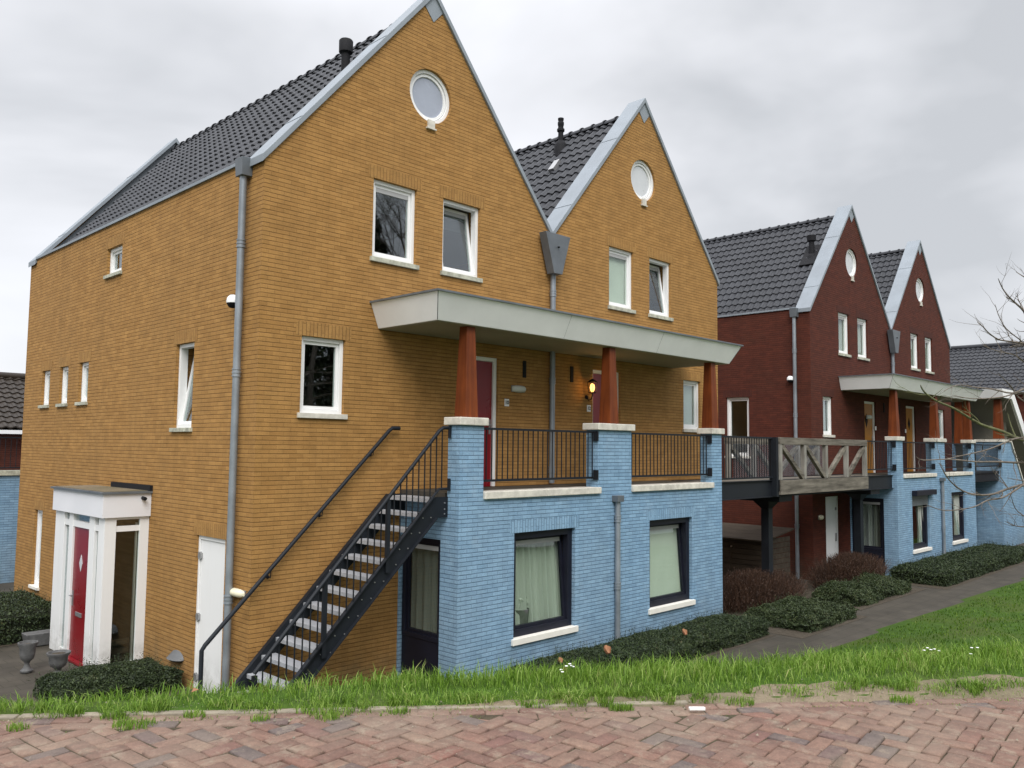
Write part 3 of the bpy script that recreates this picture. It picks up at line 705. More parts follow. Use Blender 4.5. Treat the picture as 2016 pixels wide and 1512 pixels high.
    mb = MB(); mb.box(x0, x0+.28, .3, depth-.3, ZG-.1, HE)
    sc = [c for c in cuts if min(v[0] for v in c.v) < X0-.2]
    if idx == 0:
        part('side_wall', mb, bm_, r, uv=True, cuts=sc or None)
    mb = MB(); mb.prism(g, 'y', depth-.3, depth); part('back_wall', mb, bm_, r, uv=True)
    mb = MB(); mb.box(x1-.28, x1, .3, depth-.3, ZG-.1, HE); part('side_wall' if idx else 'party_wall', mb, bm_, r, uv=True)
    mb = MB()
    for z in (ZG+.01, 2.2, 5.1): mb.box(x0+.285, x1-.285, .305, depth-.305, z, z+.2)
    mb.box(x0+.285, x1-.285, 3.0, 3.1, ZG+.25, 2.19); mb.box(x0+.285, x1-.285, 3.0, 3.1, 2.41, 5.09); mb.box(x0+.285, x1-.285, 3.0, 3.1, 5.31, 7.2)
    part('floor_slabs', mb, M['inside'], r)
    # tiled roof
    sl_ = Vector((xm-x0, 0, 10.62-7.02)); Ls = sl_.length; y0, y1 = .36, depth-.36
    s_start = .30
    mb = MB(); o1 = Vector((x0, y0, 7.02))+sl_.normalized()*s_start
    tiles(mb, o1, sl_, (0, 1, 0), Ls-s_start, y1-y0)
    sr = Vector((xm-x1, 0, 10.62-7.02)); o2 = Vector((x1, y0, 7.02))+sr.normalized()*s_start
    tiles(mb, o2, sr, (0, 1, 0), Ls-s_start, y1-y0)
    mb.prism([(x0+.05, 6.98), (xm, 10.56), (x1-.05, 6.98)], 'y', y0, y1)
    rf = part('roof', mb, M['tile'], r)
    mb = MB(); yy = y0
    while yy < y1-.1:
        n = 9; a_, b_ = yy, min(yy+.36, y1)
        vs = []
        for (yv, rr) in ((a_, .135), (a_+.04, .135), (a_+.045, .115), (b_+.02, .105)):
            vs += [(xm+rr*math.cos(math.pi*k/(n-1)), yv, 10.585+rr*.95*math.sin(math.pi*k/(n-1))) for k in range(n)]
        mb.add(vs, [(i*n+k, i*n+k+1, (i+1)*n+k+1, (i+1)*n+k) for i in range(3) for k in range(n-1)], True); yy += .34
    part('ridge_tiles', mb, M['tile'], rf)
    # zinc gable copings
    for (ya, yb) in ((-.045, .42), (depth-.42, depth+.045)):
        xl = x0-(.05 if idx == 0 else -.0015); xr = x1+(.05 if idx == 1 else -.0015)
        k = (HA-HE)/(xm-x0); t_ = .115
        zo = lambda x: HE+.055+k*(x-x0) if x <= xm else HE+.055+k*(x1-x)
        mb = MB()
        poly = [(xl, zo(xl)), (xm, zo(xm)), (xr, zo(xr)), (xr, zo(xr)-t_), (xm, zo(xm)-t_), (xl, zo(xl)-t_)]
        mb.prism(poly, 'y', ya, yb)
        for sx in (x0+.55, xm-1.0):
            for sg in (1, -1):
                px = sx if sg == 1 else x0+x1-sx
                d = Vector((1*sg, 0, k)).normalized(); c0 = Vector((px, 0, zo(px)+.004))
                mb.bar((c0.x, ya+.004, c0.z), (c0.x, yb-.004, c0.z), .03, .012, up=(-k*sg, 0, 1))
        cp = part('gable_coping', mb, M['zinc'], r, bevel=.006)
    for (ya, yb) in ((.3005, .345), (depth-.345, depth-.3005)):
        mb = MB(); mb.prism([(x0+.02, HE-.1), (xm, HA-.06), (x1-.02, HE-.1)], 'y', ya, yb); part('flashing', mb, M['zincdark'], rf)
    mb = MB(); mb.prism([(xm, 10.36), (xm+.25, 10.65), (xm, 10.86), (xm-.25, 10.65)], 'y', -.012, -.0005); part('gable_plate', mb, M['zinc'], r)
    if idx == 0:
        mb = MB(); mb.box(x0-.035, x0+.30, .422, depth-.422, HE+.001, HE+.05); part('gutter_edge', mb, M['zinc'], r)
    # downpipe at the side near the corner
    if idx == 0:
        dp = pipe(r, X0-.09, .43, ZG, 7.05, .052, (6.05, 4.2, 1.05))
        mb = MB(); mb.frustum((X0-.165, X0-.002, .335, .525), (X0-.175, X0-.002, .325, .535), 7.03, 7.29); part('hopper', mb, M['zincdark'], dp, bevel=.004)
        dp = pipe(r, X0+6.04, -.075, 2.53, 6.5, .052, (6.12, 4.45, 2.78))
        mb = MB()
        fz = [(5.90, 6.48), (6.13, 6.48), (6.36, 7.24), (5.66, 7.24)]
        mb.prism([(X0+a, b) for a, b in fz], 'y', -.23, -.049); part('hopper', mb, M['zincdark'], dp, bevel=.004)
        mb = MB(); mb.tube([(X0+6.0, -.23, 6.99), (X0+6.0, -.27, 6.98)], .016, 8); part('overflow_spout', mb, M['black'], dp)
    mb = MB(); mb.box(X0+vx-.04, X0+vx+.04, -.02, -.0005, 4.47, 4.78); part('wall_vent', mb, M['black'], r)
    return r, rf
def chimney(rf, x, y, z, h, kind):
    mb = MB()
    if kind == 0:
        mb.lathe((x, y, z-.15), [(.075, 0), (.073, h-.16), (.075, h-.10), (.118, h-.07), (.12, h+.13), (.105, h+.15), (.02, h+.152)], 20)
    elif kind == 1:
        mb.lathe((x, y, z-.2), [(.19, 0), (.17, .12), (.15, .3), (.10, .4), (.062, .42), (.062, .62), (.09, .65), (.09, .70), (.065, .72), (.065, .78), (.075, .80), (.075, .86), (.06, .88), (.07, .96), (.07, h+.2)], 18)
        for k in range(10):
            a = k*.628; mb.box(x+.06*math.cos(a)-.006, x+.06*math.cos(a)+.006, y+.06*math.sin(a)-.006, y+.06*math.sin(a)+.006, z+h-.001, z+h+.04)
    else:
        mb.lathe((x, y, z-.25), [(.2, 0), (.16, .2), (.09, .27), (.08, h+.05), (.13, h+.08), (.14, h+.25), (.03, h+.255)], 18)
        mb.bar((x-.35, y, z-.38), (x+.28, y, z+.34), .5, .05, up=(-1, 0, .84))
    return part('chimney', mb, M['black'], rf)

UP0 = [(1.88, 2.75, 0, None, 'glass'), (3.32, 4.18, 9, None, 'glass')]
UP1 = [(1.80, 2.64, 0, 'blind', 'glassclear'), (3.23, 4.06, 9, None, 'glass')]
LW = [('win', 5.1, 5.82, 6.33, 6.84, 0, 'sillgreen', None), ('win', 8.78, 9.29, 3.98, 4.72, 0, 'sillgreen', 'curtain'), ('win', 7.66, 8.16, 3.98, 4.74, 0, 'sillgreen', 'curtain'), ('win', 6.53, 7.03, 3.98, 4.76, 0, 'sillgreen', 'curtain'),
      ('win', 1.99, 2.64, 3.44, 4.78, 9, 'sillgreen', None), ('win', 8.8, 9.3, .18, 1.76, 0, 'sillwhite', 'curtain'), ('door', .75, 1.65, ZG, 1.83)]
grp = 'pairs of gabled brick houses'
r, rf = house(0, 0, 'yellow', 'redleaf', '10', 'ochre brick gabled house at the left with the long side wall and white porch', grp, None, leftwins=LW, upw=UP0, fillset=[(.68, 1.43, None, 0)])
chimney(rf, 2.1, 1.2, 9.52, .60, 0)
r, rf = house(HW+.004, 1, 'yellow', 'redleaf', '12', 'ochre yellow brick gabled house in the middle, second gable, with ribbed black roof pipe', grp, None, upw=UP1, fillset=[(4.56, 5.27, 'blind', 0)])
chimney(rf, 8.71, 2.1, 10.17, .72, 1)
mb = MB(); mb.bar((8.0, 1.75, 9.42), (8.22, 1.75, 9.69), .16, .09, up=(-1, 0, .84)); part('vent_tile', mb, M['metal'], rf)
XR = 17.15
RUP0 = [(1.93, 2.71, 0, 'gap', 'glassclear'), (3.35, 4.14, 0, 'gap', 'glassclear')]
RUP1 = [(1.90, 2.66, 0, 'gap', 'glassclear'), (3.36, 4.12, 0, 'gap', 'glassclear')]
r, rf = house(XR, 0, 'red', 'yellowleaf', '', 'dark red brick gabled house, left one of the red pair, with stubby black roof vent', grp, 'frontdoor', leftwins=[('win', 1.94, 2.7, 3.0, 4.78, 0, 'sillwhite', None)], upw=RUP0, fillset=[(.77, 1.43, 'right', 0)])
chimney(rf, XR+1.85, .76, 9.25, .60, 2); chimney(rf, XR+3.4, 2.0, 10.3, .42, 0)
r, rf = house(XR+HW+.004, 1, 'red', 'yellowleaf', '', 'dark red brick gabled house, right one of the red pair, farthest gable', grp, None, upw=RUP1, fillset=[(4.56, 5.27, 'blind', 0)])

# ------------------------------------------------------------------ blue balcony annexes
def annex(X0, label, shutter=False):
    r = thing('balcony_annex', (X0+6.2, -.7, ZG), label, 'annex', 'blue balcony annexes in front of the houses')
    a, b = X0+2.52, X0+9.89; cuts = []; zf = -.14
    kw = dict(frame='darkframe', sill='sillwhite', lintel='blue', vent=True, set_=.07, fw=.11, sillh=.09)
    l = None
    window(r, 'y', -1.4, X0+3.69, X0+5.16, .235, 1.857, cuts, tilt=4.5, fill='gap' if shutter else 'curtain', pane='glassclear', **kw)
    kw['lintel'] = 'blue'
    window(r, 'y', -1.4, X0+7.30, X0+8.75, .235, 1.857, cuts, tilt=4.5, fill='right' if shutter else 'blind', pane='glassclear', **kw)
    mb = MB(); mb.box(a, b, -1.4, -1.14, ZG-.1, 2.405)
    part('front_wall', mb, M['blue'], r, uv=True, cuts=cuts)
    for (p0, p1) in ((2.52, 3.01), (5.76, 6.737), (9.49, 9.89)):
        mb = MB(); mb.box(X0+p0, X0+p1, -1.4, -1.14, 2.4055, 3.51); part('pier', mb, M['blue'], r, uv=True)
        mb = MB(); xm_ = X0+(p0+p1)/2
        mb.box(X0+p0-.05, xm_-.002, -1.455, -1.085, 3.511, 3.63); mb.box(xm_+.002, X0+p1+.05, -1.455, -1.085, 3.511, 3.63); part('pier_cap', mb, M['stone'], r, bevel=.012)
    for (p0, p1) in ((3.011, 5.81), (6.738, 9.52)):
        mb = MB(); xm_ = X0+(p0+p1)/2
        e1 = X0+(5.759 if p0 < 4 else 9.489)
        mb.box(X0+p0, xm_-.002, -1.45, -1.08, 2.406, 2.517); mb.box(xm_+.002, e1, -1.45, -1.08, 2.406, 2.517); mb.box(e1, X0+p1, -1.45, -1.4005, 2.406, 2.517); part('coping_stone', mb, M['stone'], r, bevel=.01)
    # left side: glazed opening with dark frame
    for k, xx in enumerate((a, b-.26)):
        cs = []
        if k == 0:
            w = window(r, 'x', a, -.98, -.05, .26, 1.80, cs, frame='darkframe', sill=None, vent=True, set_=.05, fw=.07, fill='curtain', pane='glassclear', sillh=0)
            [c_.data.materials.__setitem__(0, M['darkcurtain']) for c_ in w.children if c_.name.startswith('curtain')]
            c = MB(); c.box(a-.3, a+.5, -1.0, -.03, ZG-.2, 1.8005)
            cs = [c]
            mb = MB(); mb.box(a+.06, a+.16, -.979, -.051, ZG, .255); part('lower_panel', mb, M['darkframe'], w)
            mb = MB(); mb.box(a, a+.26, -1.1395, -.002, ZG-.1, 2.405); part('side_wall', mb, M['blue'], r, uv=True, cuts=cs)
        else:
            mb = MB(); mb.box(xx, xx+.26, -1.1395, -.002, ZG-.1, 2.405); part('side_wall', mb, M['blue'], r, uv=True)
    mb = MB(); mb.box(a+.02, b-.02, -1.07, -.003, 2.4055, 2.50); part('deck', mb, M['paving'], r)
    mb = MB(); mb.box(a+.27, b-.27, -1.13, -.01, ZG, ZG+.02); part('floor', mb, M['inside'], r)
    pp = pipe(r, X0+6.25, -1.462, -.42, 2.25, .048, (1.95, .78))
    mb = MB(); mb.box(X0+6.16, X0+6.34, -1.535, -1.401, 2.25, 2.36); part('hopper', mb, M['zincdark'], pp, bevel=.004)
    if shutter:
        mb = MB(); mb.box(X0+3.66, X0+5.4, -1.56, -1.41, 1.86, 2.02); part('shutter_box', mb, M['darkframe'], r, bevel=.01)
        mb = MB()
        for k in range(7): mb.box(X0+3.72, X0+5.13, -1.375, -1.355, 1.55+k*.043, 1.588+k*.043)
        part('shutter_slats', mb, M['zincdark'], r)
    return r
annex(0, 'light blue painted brick annex with balcony in front of the yellow houses')
annex(XR, 'light blue painted brick annex with balcony in front of the red houses', True)
def canopy(X0, label):
    r = thing('porch_canopy', (X0+6.2, -.7, 2.5), label, 'canopy', 'white slanting canopies over the balconies')
    lo = (X0+2.03, X0+10.2, -1.42, -.003); hi = (X0+1.88, X0+10.40, -1.60, -.003)
    mb = MB(); mb.frustum(lo, hi, 5.02, 5.40); f = part('fascia', mb, M['dirtywhite'], r)
    mb = MB()
    for u_ in (.0, .34, .67, 1.0):
        pa = Vector((lo[0]+(lo[1]-lo[0])*u_, lo[2], 5.022)); pb = Vector((pa.x if 0 < u_ < 1 else hi[0]+(hi[1]-hi[0])*u_, hi[2], 5.398)); mb.bar(pa, pb, .012 if u_ in (0, 1) else .003, .003, up=(0, 1, .4))
    part('panel_joints', mb, M['zincdark'], f)
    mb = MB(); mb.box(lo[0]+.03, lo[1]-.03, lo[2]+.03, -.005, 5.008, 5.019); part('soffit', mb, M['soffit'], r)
    mb = MB(); mb.box(hi[0]-.03, hi[1]+.03, hi[2]-.03, -.002, 5.401, 5.43); part('roof_edge', mb, M['zincdark'], r)
    for cx in (2.77, 6.25, 9.68):
        cx += X0; mb = MB(); mb.frustum((cx-.128, cx+.128, -1.385, -1.13), (cx-.084, cx+.084, -1.34, -1.172), 3.632, 5.007)
        part('post', mb, M['post'], r, bevel=.006)
    return r
canopy(0, 'long white canopy on three brown posts over the yellow houses balcony')
canopy(XR, 'long white canopy on three brown posts over the red houses balcony')

# ------------------------------------------------------------------ railings
def dupe(o, parent, loc=None):
    c = o.copy(); COL.objects.link(c); c.parent = parent
    if loc is not None: c.location = loc
    return c
def railing(x0, x1, y, label, z0=2.66, z1=3.49, step=.115, brk=True):
    r = thing('balcony_railing', ((x0+x1)/2, y, z0-.1), label, 'railing', 'dark steel balcony railings')
    mb = MB(); mb.box(x0, x1, y-.022, y+.022, z1-.035, z1); part('top_rail', mb, M['steel'], r)
    mb = MB(); mb.box(x0, x1, y-.02, y+.02, z0, z0+.035); part('bottom_rail', mb, M['steel'], r)
    n = max(2, int((x1-x0)/step)); b = None
    for k in range(n+1):
        x = x0+.03+(x1-x0-.06)*k/n
        if b is None:
            mb = MB(); mb.box(x-.007, x+.007, y-.007, y+.007, z0+.035, z1-.035); b = part('baluster', mb, M['steel'], r); bx = x
        else: dupe(b, r, (x-bx, 0, 0))
    if brk:
        for z in (z0-.02, z1-.17):
            mb = MB(); mb.box(x1-.03, x1-.0015, y-.12, y-.02, z, z+.17); part('bracket', mb, M['steel'], r)
    return r
railing(3.012, 5.758, -1.30, 'wide dark railing between first and middle blue piers, by the red door of number 10')
railing(6.739, 9.488, -1.30, 'dark railing between middle and right blue piers of the yellow houses')
railing(XR+3.012, XR+5.758, -1.30, 'dark railing between first and middle blue piers of the red houses, before a yellow door')
railing(XR+6.739, XR+9.488, -1.30, 'dark railing between middle and right blue piers of the red houses')
railing(XR+.32, XR+2.518, -1.27, 'dark railing in front of the yellow door, between wooden bridge and blue pier', step=.115)
railing(XR+9.895, 30.44, -1.27, 'short dark railing between the red houses annex and the farthest blue wall', step=.115)

# ------------------------------------------------------------------ steel stair
def stair():
    r = thing('steel_staircase', (.9, -.62, ZG), 'dark steel outdoor staircase with pale grated treads climbing the yellow wall to the blue pier', 'staircase')
    yi, yo = -.14, -1.15
    L = lambda x: x+.20
    for y in (yi, yo):
        mb = MB(); zt, zb = .06, -.20
        xt, xb_ = 2.22, -.70
        poly = [(xb_+.0, ZG), (xb_+.26+.0, ZG), (xt+.06, L(xt)-.27), (2.515, L(xt)-.27), (2.515, L(xt)+.03), (xt-.02, L(xt)+.03)]
        mb.prism(poly, 'y', y-.008, y+.008)
        s_ = 1 if y == yi else -1
        # flanges
        mb.bar((xb_, y+s_*.03, ZG+.0), (xt-.02, y+s_*.03, L(xt)+.03), .07, .012, up=(-1, 0, 1))
        mb.bar((xb_+.26, y+s_*.03, ZG), (xt+.06, y+s_*.03, L(xt)-.27), .07, .012, up=(-1, 0, 1))
        part('stringer', mb, M['steel'], r)
        if y == yo:
            mb = MB()
            for k in range(14):
                x = 2.02-.207*k
                for dx, dz in ((.02, -.06), (.17, -.06)):
                    mb.tube([(x+dx, yo-.02, L(x)+dz), (x+dx, yo-.008, L(x)+dz)], .009, 6)
            for z in (2.36, 2.27, 2.2): mb.tube([(2.45, yo-.02, z), (2.45, yo-.008, z)], .011, 6)
            part('bolts', mb, M['metal'], r)
    g = None
    mt = plain('galvanised_grating', (.36, .37, .39), .55, .2, var=.12, scale=20)
    for k in range(14):
        x = 2.20-.207*k; z = 2.43-.207*k
        if g is None:
            continue_ = None
        if k == 0:
            mb = MB(); mb.box(x-.0, 2.51, yo+.01, yi-.01, z-.035, z); mb.box(x-.012, x+.012, yo+.01, yi-.01, z-.06, z+.002); part('landing', mb, mt, r, bevel=.003); continue
        if g is None:
            mb = MB(); mb.box(x-.012, x+.20, yo+.012, yi-.012, z-.03, z); mb.box(x-.016, x+.02, yo+.012, yi-.012, z-.055, z+.002); g = part('tread', mb, mt, r, bevel=.003); g0 = (x, z)
        else: dupe(g, r, (x-g0[0], 0, z-g0[1]))
    # outer balustrade
    yb = -1.19
    mb = MB(); mb.tube([(2.505, yb, 3.47), (2.38, yb, 3.47), (2.30, yb, 3.42), (-.56, yb, .44)], .027, 12); part('top_rail', mb, M['steel'], r)
    mb = MB(); mb.tube([(2.505, yb, 2.57), (2.32, yb, 2.57), (2.25, yb, 2.51), (-.6, yb, -.36)], .018, 8); part('bottom_rail', mb, M['steel'], r)
    for z in (2.54, 3.32): mb = MB(); mb.box(2.47, 2.51, yb-.03, yb-.0, z, z+.18); part('bracket', mb, M['steel'], r)
    b = None
    for k in range(27):
        x = 2.36-.108*k; 
        if x < -.5: break
        zt = min(3.45, 3.40+(x-2.30)*1.042); zb = min(2.55, L(x)+.06)
        mb = MB(); mb.box(x-.007, x+.007, yb-.007, yb+.007, zb, zt); part('baluster', mb, M['steel'], r)
    for x in (1.40, .41, -.55):
        zt = 3.38+(x-2.30)*1.042; mb = MB(); mb.box(x-.03, x+.03, yb-.012, yb+.03, L(x)-.15, zt); part('post', mb, M['steel'], r)
stair()
mb = MB(); mb.tube([(2.42, -.09, 3.47), (2.28, -.09, 3.47), (2.22, -.09, 3.43), (-.66, -.09, .60), (-.70, -.09, .54), (-.70, -.09, ZG)], .029, 12)
hr = thing('wall_handrail', (.8, -.09, ZG), 'dark steel handrail fixed to the yellow wall above the staircase', 'handrail')
part('rail', mb, M['steel'], hr)
for x in (1.93, 1.05, .25):
    mb = MB(); z = x+1.2; mb.tube([(x, -.09, z-.0), (x, -.08, z-.08), (x, -.001, z-.08)], .008, 6); mb.tube([(x, -.012, z-.08), (x, -.0005, z-.08)], .025, 10); part('bracket', mb, M['steel'], hr)

# ------------------------------------------------------------------ footbridge
def bridge():
    r = thing('footbridge', (14.8, -.7, ZG), 'weathered timber truss footbridge on dark steel columns between yellow and red houses', 'footbridge')
    xa, xb_ = 12.42, 17.45
    for (yf, name) in ((-1.43, 'front'), (-.10, 'back')):
        yb = yf+.10
        if name == 'front': 
            mb = MB(); mb.box(xa, xb_, yf-.02, yf+.02, 2.17, 2.50); part('fascia_board', mb, M['grey_wood'], r, bevel=.004)
            mb = MB(); mb.box(xa, xb_, yf+.021, yf+.30, 2.17, 2.23); part('lower_board', mb, M['grey_wood'], r)
        mb = MB(); mb.box(xa, xb_, yf-.01, yb+.02, 3.33, 3.49); part('top_beam', mb, M['grey_wood'], r, bevel=.006)
        xs = [xa+.06, xa+1.30, xa+2.50, xa+3.75, xb_-.06]
        for x in xs:
            mb = MB(); mb.box(x-.06, x+.06, yf, yb+.0, 2.51, 3.329); part('truss_post', mb, wood_z, r, bevel=.006)
        for k in range(4):
            p, q = (xs[k]+.08, xs[k+1]-.08) if k < 2 else (xs[k+1]-.08, xs[k]+.08)
            mb = MB(); mb.bar((p, yf+.05, 3.30), (q, yf+.05, 2.54), .09, .11, up=(1, 0, 1)); part('truss_diagonal', mb, M['grey_wood'], r, bevel=.004)
    # chain link behind the front truss
    mb = MB(); st_ = .055; zA, zB = 2.52, 3.33; nx = int((xb_-xa)/st_)+16
    for k in range(-16, nx):
        for sg in (1, -1):
            x0 = xa+k*st_ if sg == 1 else xa+k*st_+(zB-zA)
            p = [x0, zA]; q = [x0+sg*(zB-zA), zB]
            # clip
            def clip(p, q):
                (ax, az), (bx, bz) = p, q
                if ax > bx: ax, az, bx, bz = bx, bz, ax, az
                if bx <= xa or ax >= xb_: return None
                if ax < xa: az += (bz-az)*(xa-ax)/(bx-ax); ax = xa
                if bx > xb_: bz = az+(bz-az)*(xb_-ax)/(bx-ax); bx = xb_
                return (ax, az), (bx, bz)
            c = clip(p, q)
            if c: mb.bar((c[0][0], -.22+sg*.002, c[0][1]), (c[1][0], -.22+sg*.002, c[1][1]), .003, .003)
    part('mesh_panel', mb, M['pipe'], r)
    mb = MB(); mb.box(9.9, XR+2.515, -1.19, -.12, 2.42, 2.49); part('deck', mb, M['grey_wood'], r)
    for y in (-1.25, -.20):
        mb = MB(); mb.box(9.895, XR+2.515, y-.006, y+.006, 2.13, 2.49); mb.box(9.895, XR+2.515, y-.05, y+.05, 2.115, 2.13); mb.box(9.895, XR+2.515, y-.05, y+.05, 2.491, 2.505)
        part('steel_beam', mb, M['steel'], r)
    for x in (13.05, 18.45):
        mb = MB(); mb.frustum((x-.10, x+.10, -.85, -.65), (x-.10, x+.10, -.85, -.65), ZG, 1.80); mb.frustum((x-.10, x+.10, -.85, -.65), (x-.30, x+.30, -.95, -.55), 1.80, 1.98); mb.box(x-.32, x+.32, -1.24, -.21, 1.981, 2.11); part('column', mb, M['steel'], r, bevel=.006)
    # railing between the blue pier and the timber
    for (x0, x1) in ((9.9, 12.35),):
        mb = MB(); mb.box(x0, x1, -1.30, -1.25, 3.45, 3.49); part('top_rail', mb, M['steel'], r)
        mb = MB(); mb.box(x0, x1, -1.30, -1.26, 2.55, 2.585); part('bottom_rail', mb, M['steel'], r)
        b = None; n = 21
        for k in range(n+1):
            x = x0+.04+(x1-x0-.1)*k/n
            if b is None: mb = MB(); mb.box(x-.008, x+.008, -1.285, -1.269, 2.585, 3.45); b = part('baluster', mb, M['steel'], r); bx = x
            else: dupe(b, r, (x-bx, 0, 0))
        mb = MB(); mb.box(12.30, 12.40, -1.40, -1.22, 2.13, 3.49); part('end_post', mb, M['steel'], r)
wood_z = wood_mat('weathered_wood_post', (.33, .315, .28), (.15, .14, .12), .85, 2, 9)
bridge()
r = thing('link_deck', (29, -.7, 2.1), 'dark steel link deck between the red houses annex and the farthest blue wall', 'deck')
mb = MB(); mb.box(XR+9.895, 30.44, -1.30, -.05, 2.42, 2.49); part('deck', mb, M['steel'], r)
mb = MB(); mb.box(XR+9.895, 30.44, -1.27, -1.23, 2.12, 2.415); part('steel_beam', mb, M['steel'], r)

# ------------------------------------------------------------------ entrance porch
def porch():
    r = thing('entrance_porch', (-.35, 4.5, ZG), 'white flat roofed entrance porch with red door on the yellow side wall', 'porch')
    mb = MB(); mb.box(-.76, -.001, 3.35, 5.72, 2.0, 2.375); part('fascia', mb, M['porchpanel'], r, bevel=.003)
    mb = MB(); mb.box(-.80, -.0, 3.31, 5.76, 2.376, 2.41); part('roof_edge', mb, M['zincdark'], r)
    mb = MB(); mb.box(-.74, -.06, 3.37, 5.70, 2.411, 2.418); part('gravel_roof', mb, M['sand'], r)
    mb = MB(); mb.box(-.05, -.001, 3.31, 5.0, 2.411, 2.50); mb.box(-.42, -.051, 3.33, 3.36, 2.411, 2.47) if False else None; part('roof_upstand', mb, M['black'], r)
    mb = MB(); mb.tube([(-.14, 3.36, 2.30), (-.14, 3.25, 2.29)], .03, 10); part('spout', mb, M['black'], r)
    x0, x1 = -.70, -.60
    for (a, b) in ((3.45, 3.66), (3.83, 4.07), (4.83, 5.02), (5.26, 5.68)):
        mb = MB(); mb.box(x0, x1, a, b, ZG, 1.999); part('frame_post', mb, M['white'], r, bevel=.004)
    for (a, b) in ((3.66, 3.83), (4.07, 4.83), (5.02, 5.26)):
        mb = MB(); mb.box(x0+.01, x1, a+.001, b-.001, 1.77, 1.87); mb.box(x0+.012, x1, a+.001, b-.001, 1.98, 1.9985); part('transom', mb, M['white'], r)
        mb = MB(); mb.box(x0+.05, x0+.055, a+.001, b-.001, 1.871, 1.979); part('transom_light', mb, M['glass'], r)
    for (a, b) in ((3.66, 3.83), (5.02, 5.26)):
        mb = MB(); mb.box(x0+.05, x0+.055, a+.001, b-.001, ZG+.1, 1.769); part('side_light', mb, M['glass'], r)
        mb = MB(); mb.box(x0+.02, x1, a+.001, b-.001, ZG, ZG+.099); part('base_panel', mb, M['white'], r)
    mb = MB(); mb.box(x0+.035, x0+.075, 4.075, 4.825, ZG+.03, 1.768)
    d = part('door', mb, M['redleaf'], r)
    mb = MB(); mb.prism([(4.46, 1.04), (4.53, 1.18), (4.46, 1.32), (4.39, 1.18)], 'x', x0+.028, x0+.0345); part('diamond_pane', mb, M['glassfrost'], d)
    mb = MB(); mb.box(x0+.022, x0+.0345, 4.32, 4.60, .30, .37); part('letterbox', mb, M['metal'], d, bevel=.004)
    mb = MB(); mb.box(x0+.02, x0+.034, 4.735, 4.775, .45, .70); mb.tube([(x0+.02, 4.755, .62), (x0-.03, 4.755, .62), (x0-.03, 4.65, .62)], .01, 8); part('handle', mb, M['metal'], d)
    mb = MB(); mb.box(x0-.06, x0+.03, 4.05, 4.85, ZG, ZG+.029); part('threshold', mb, M['redleaf'], r)
    # side facing the stair
    mb = MB(); mb.box(x0+.001, -.52, 3.40, 3.449, ZG, 1.998); part('frame_post', mb, M['white'], r, bevel=.003)
    mb = MB(); mb.box(-.15, -.001, 3.40, 3.449, ZG, 1.998); part('frame_post', mb, M['white'], r, bevel=.003)
    mb = MB(); mb.box(-.52, -.15, 3.41, 3.449, 1.77, 1.86); mb.box(-.52, -.15, 3.41, 3.449, 1.96, 1.997); mb.box(-.52, -.15, 3.41, 3.449, ZG, ZG+.12); part('transom', mb, M['white'], r)
    mb = MB(); mb.box(-.52, -.15, 3.425, 3.43, ZG+.121, 1.769); part('side_light', mb, M['glassclear'], r)
    mb = MB(); mb.box(-.52, -.15, 3.425, 3.43, 1.861, 1.959); part('transom_light', mb, M['glass'], r)
    mb = MB(); mb.box(-.19, -.16, 3.46, 3.49, ZG, 1.9); part('inner_jamb', mb, M['metal'], r)
    mb = MB(); mb.box(x0+.001, -.001, 5.68, 5.72, ZG, 1.99); part('end_wall', mb, M['white'], r)
    mb = MB(); mb.box(-.59, -.002, 3.46, 5.67, ZG, ZG+.03); part('floor', mb, M['soil'], r)
    mb = MB(); mb.box(-.58, -.002, 3.46, 5.67, 1.985, 1.999); part('ceiling', mb, M['soffit'], r)
    mb = MB(); mb.box(-.012, -.002, 3.46, 5.67, ZG+.03, 1.98); part('inner_wall', mb, M['shed'], r)
porch()
r = thing('wooden_crate', (-.3, 4.0, ZG+.03), 'slatted wooden crate standing inside the glazed porch', 'crate')
mb = MB()
for z in (0, .14, .28): mb.box(-.48, -.12, 3.70, 3.72, ZG+.05+z, ZG+.14+z); mb.box(-.48, -.46, 3.72, 4.1, ZG+.05+z, ZG+.14+z)
mb.box(-.48, -.12, 3.721, 4.1, ZG+.035, ZG+.049)
part('slats', mb, M['shed'], r)

# wall fittings
bulkhead('x', 0, .30, 1.15, .42, .115, 'large cream bulkhead lamp low on the yellow corner beside the downpipe')
bulkhead('y', 0, 5.17, 4.25, .36, .13, 'pale bulkhead lamp on the yellow wall right of the number 10 door', 'blind')
bulkhead('y', 0, XR+4.05+.0, 4.27, .38, .14, 'pale bulkhead lamp between the two yellow doors', 'blind')
bulkhead('y', 0, XR+.42, 1.30, .26, .14, 'small bulkhead lamp on red brick beside the white door under the bridge', 'cream')
for (x0, lab) in ((0, 'small white dome sensor lamp half hidden behind the left downpipe'), (XR, 'small white dome sensor lamp right of the downpipe on the dark red side wall')):
    r = thing('sensor_lamp', (x0, .57 if x0 else .46, 5.1), lab, 'sensor lamp', 'white dome sensor lamps')
    y = .57 if x0 else .60
    mb = MB(); vs = []; n = 14
    prof = [(.0, .09), (.06, .085), (.095, .05), (.1, .0), (.09, -.03)]
    mb.lathe((x0-.085, y, 5.24), [(.1, -.03), (.1, 0), (.09, .05), (.055, .085), (.005, .095)], 16); part('dome', mb, M['white'], r)
    mb = MB(); mb.lathe((x0-.10, y, 5.14), [(.03, 0), (.06, .02), (.085, .069)], 16); part('sensor', mb, M['black'], r)
    mb = MB(); mb.box(x0-.04, x0-.001, y-.04, y+.04, 5.16, 5.28); part('bracket', mb, M['black'], r)
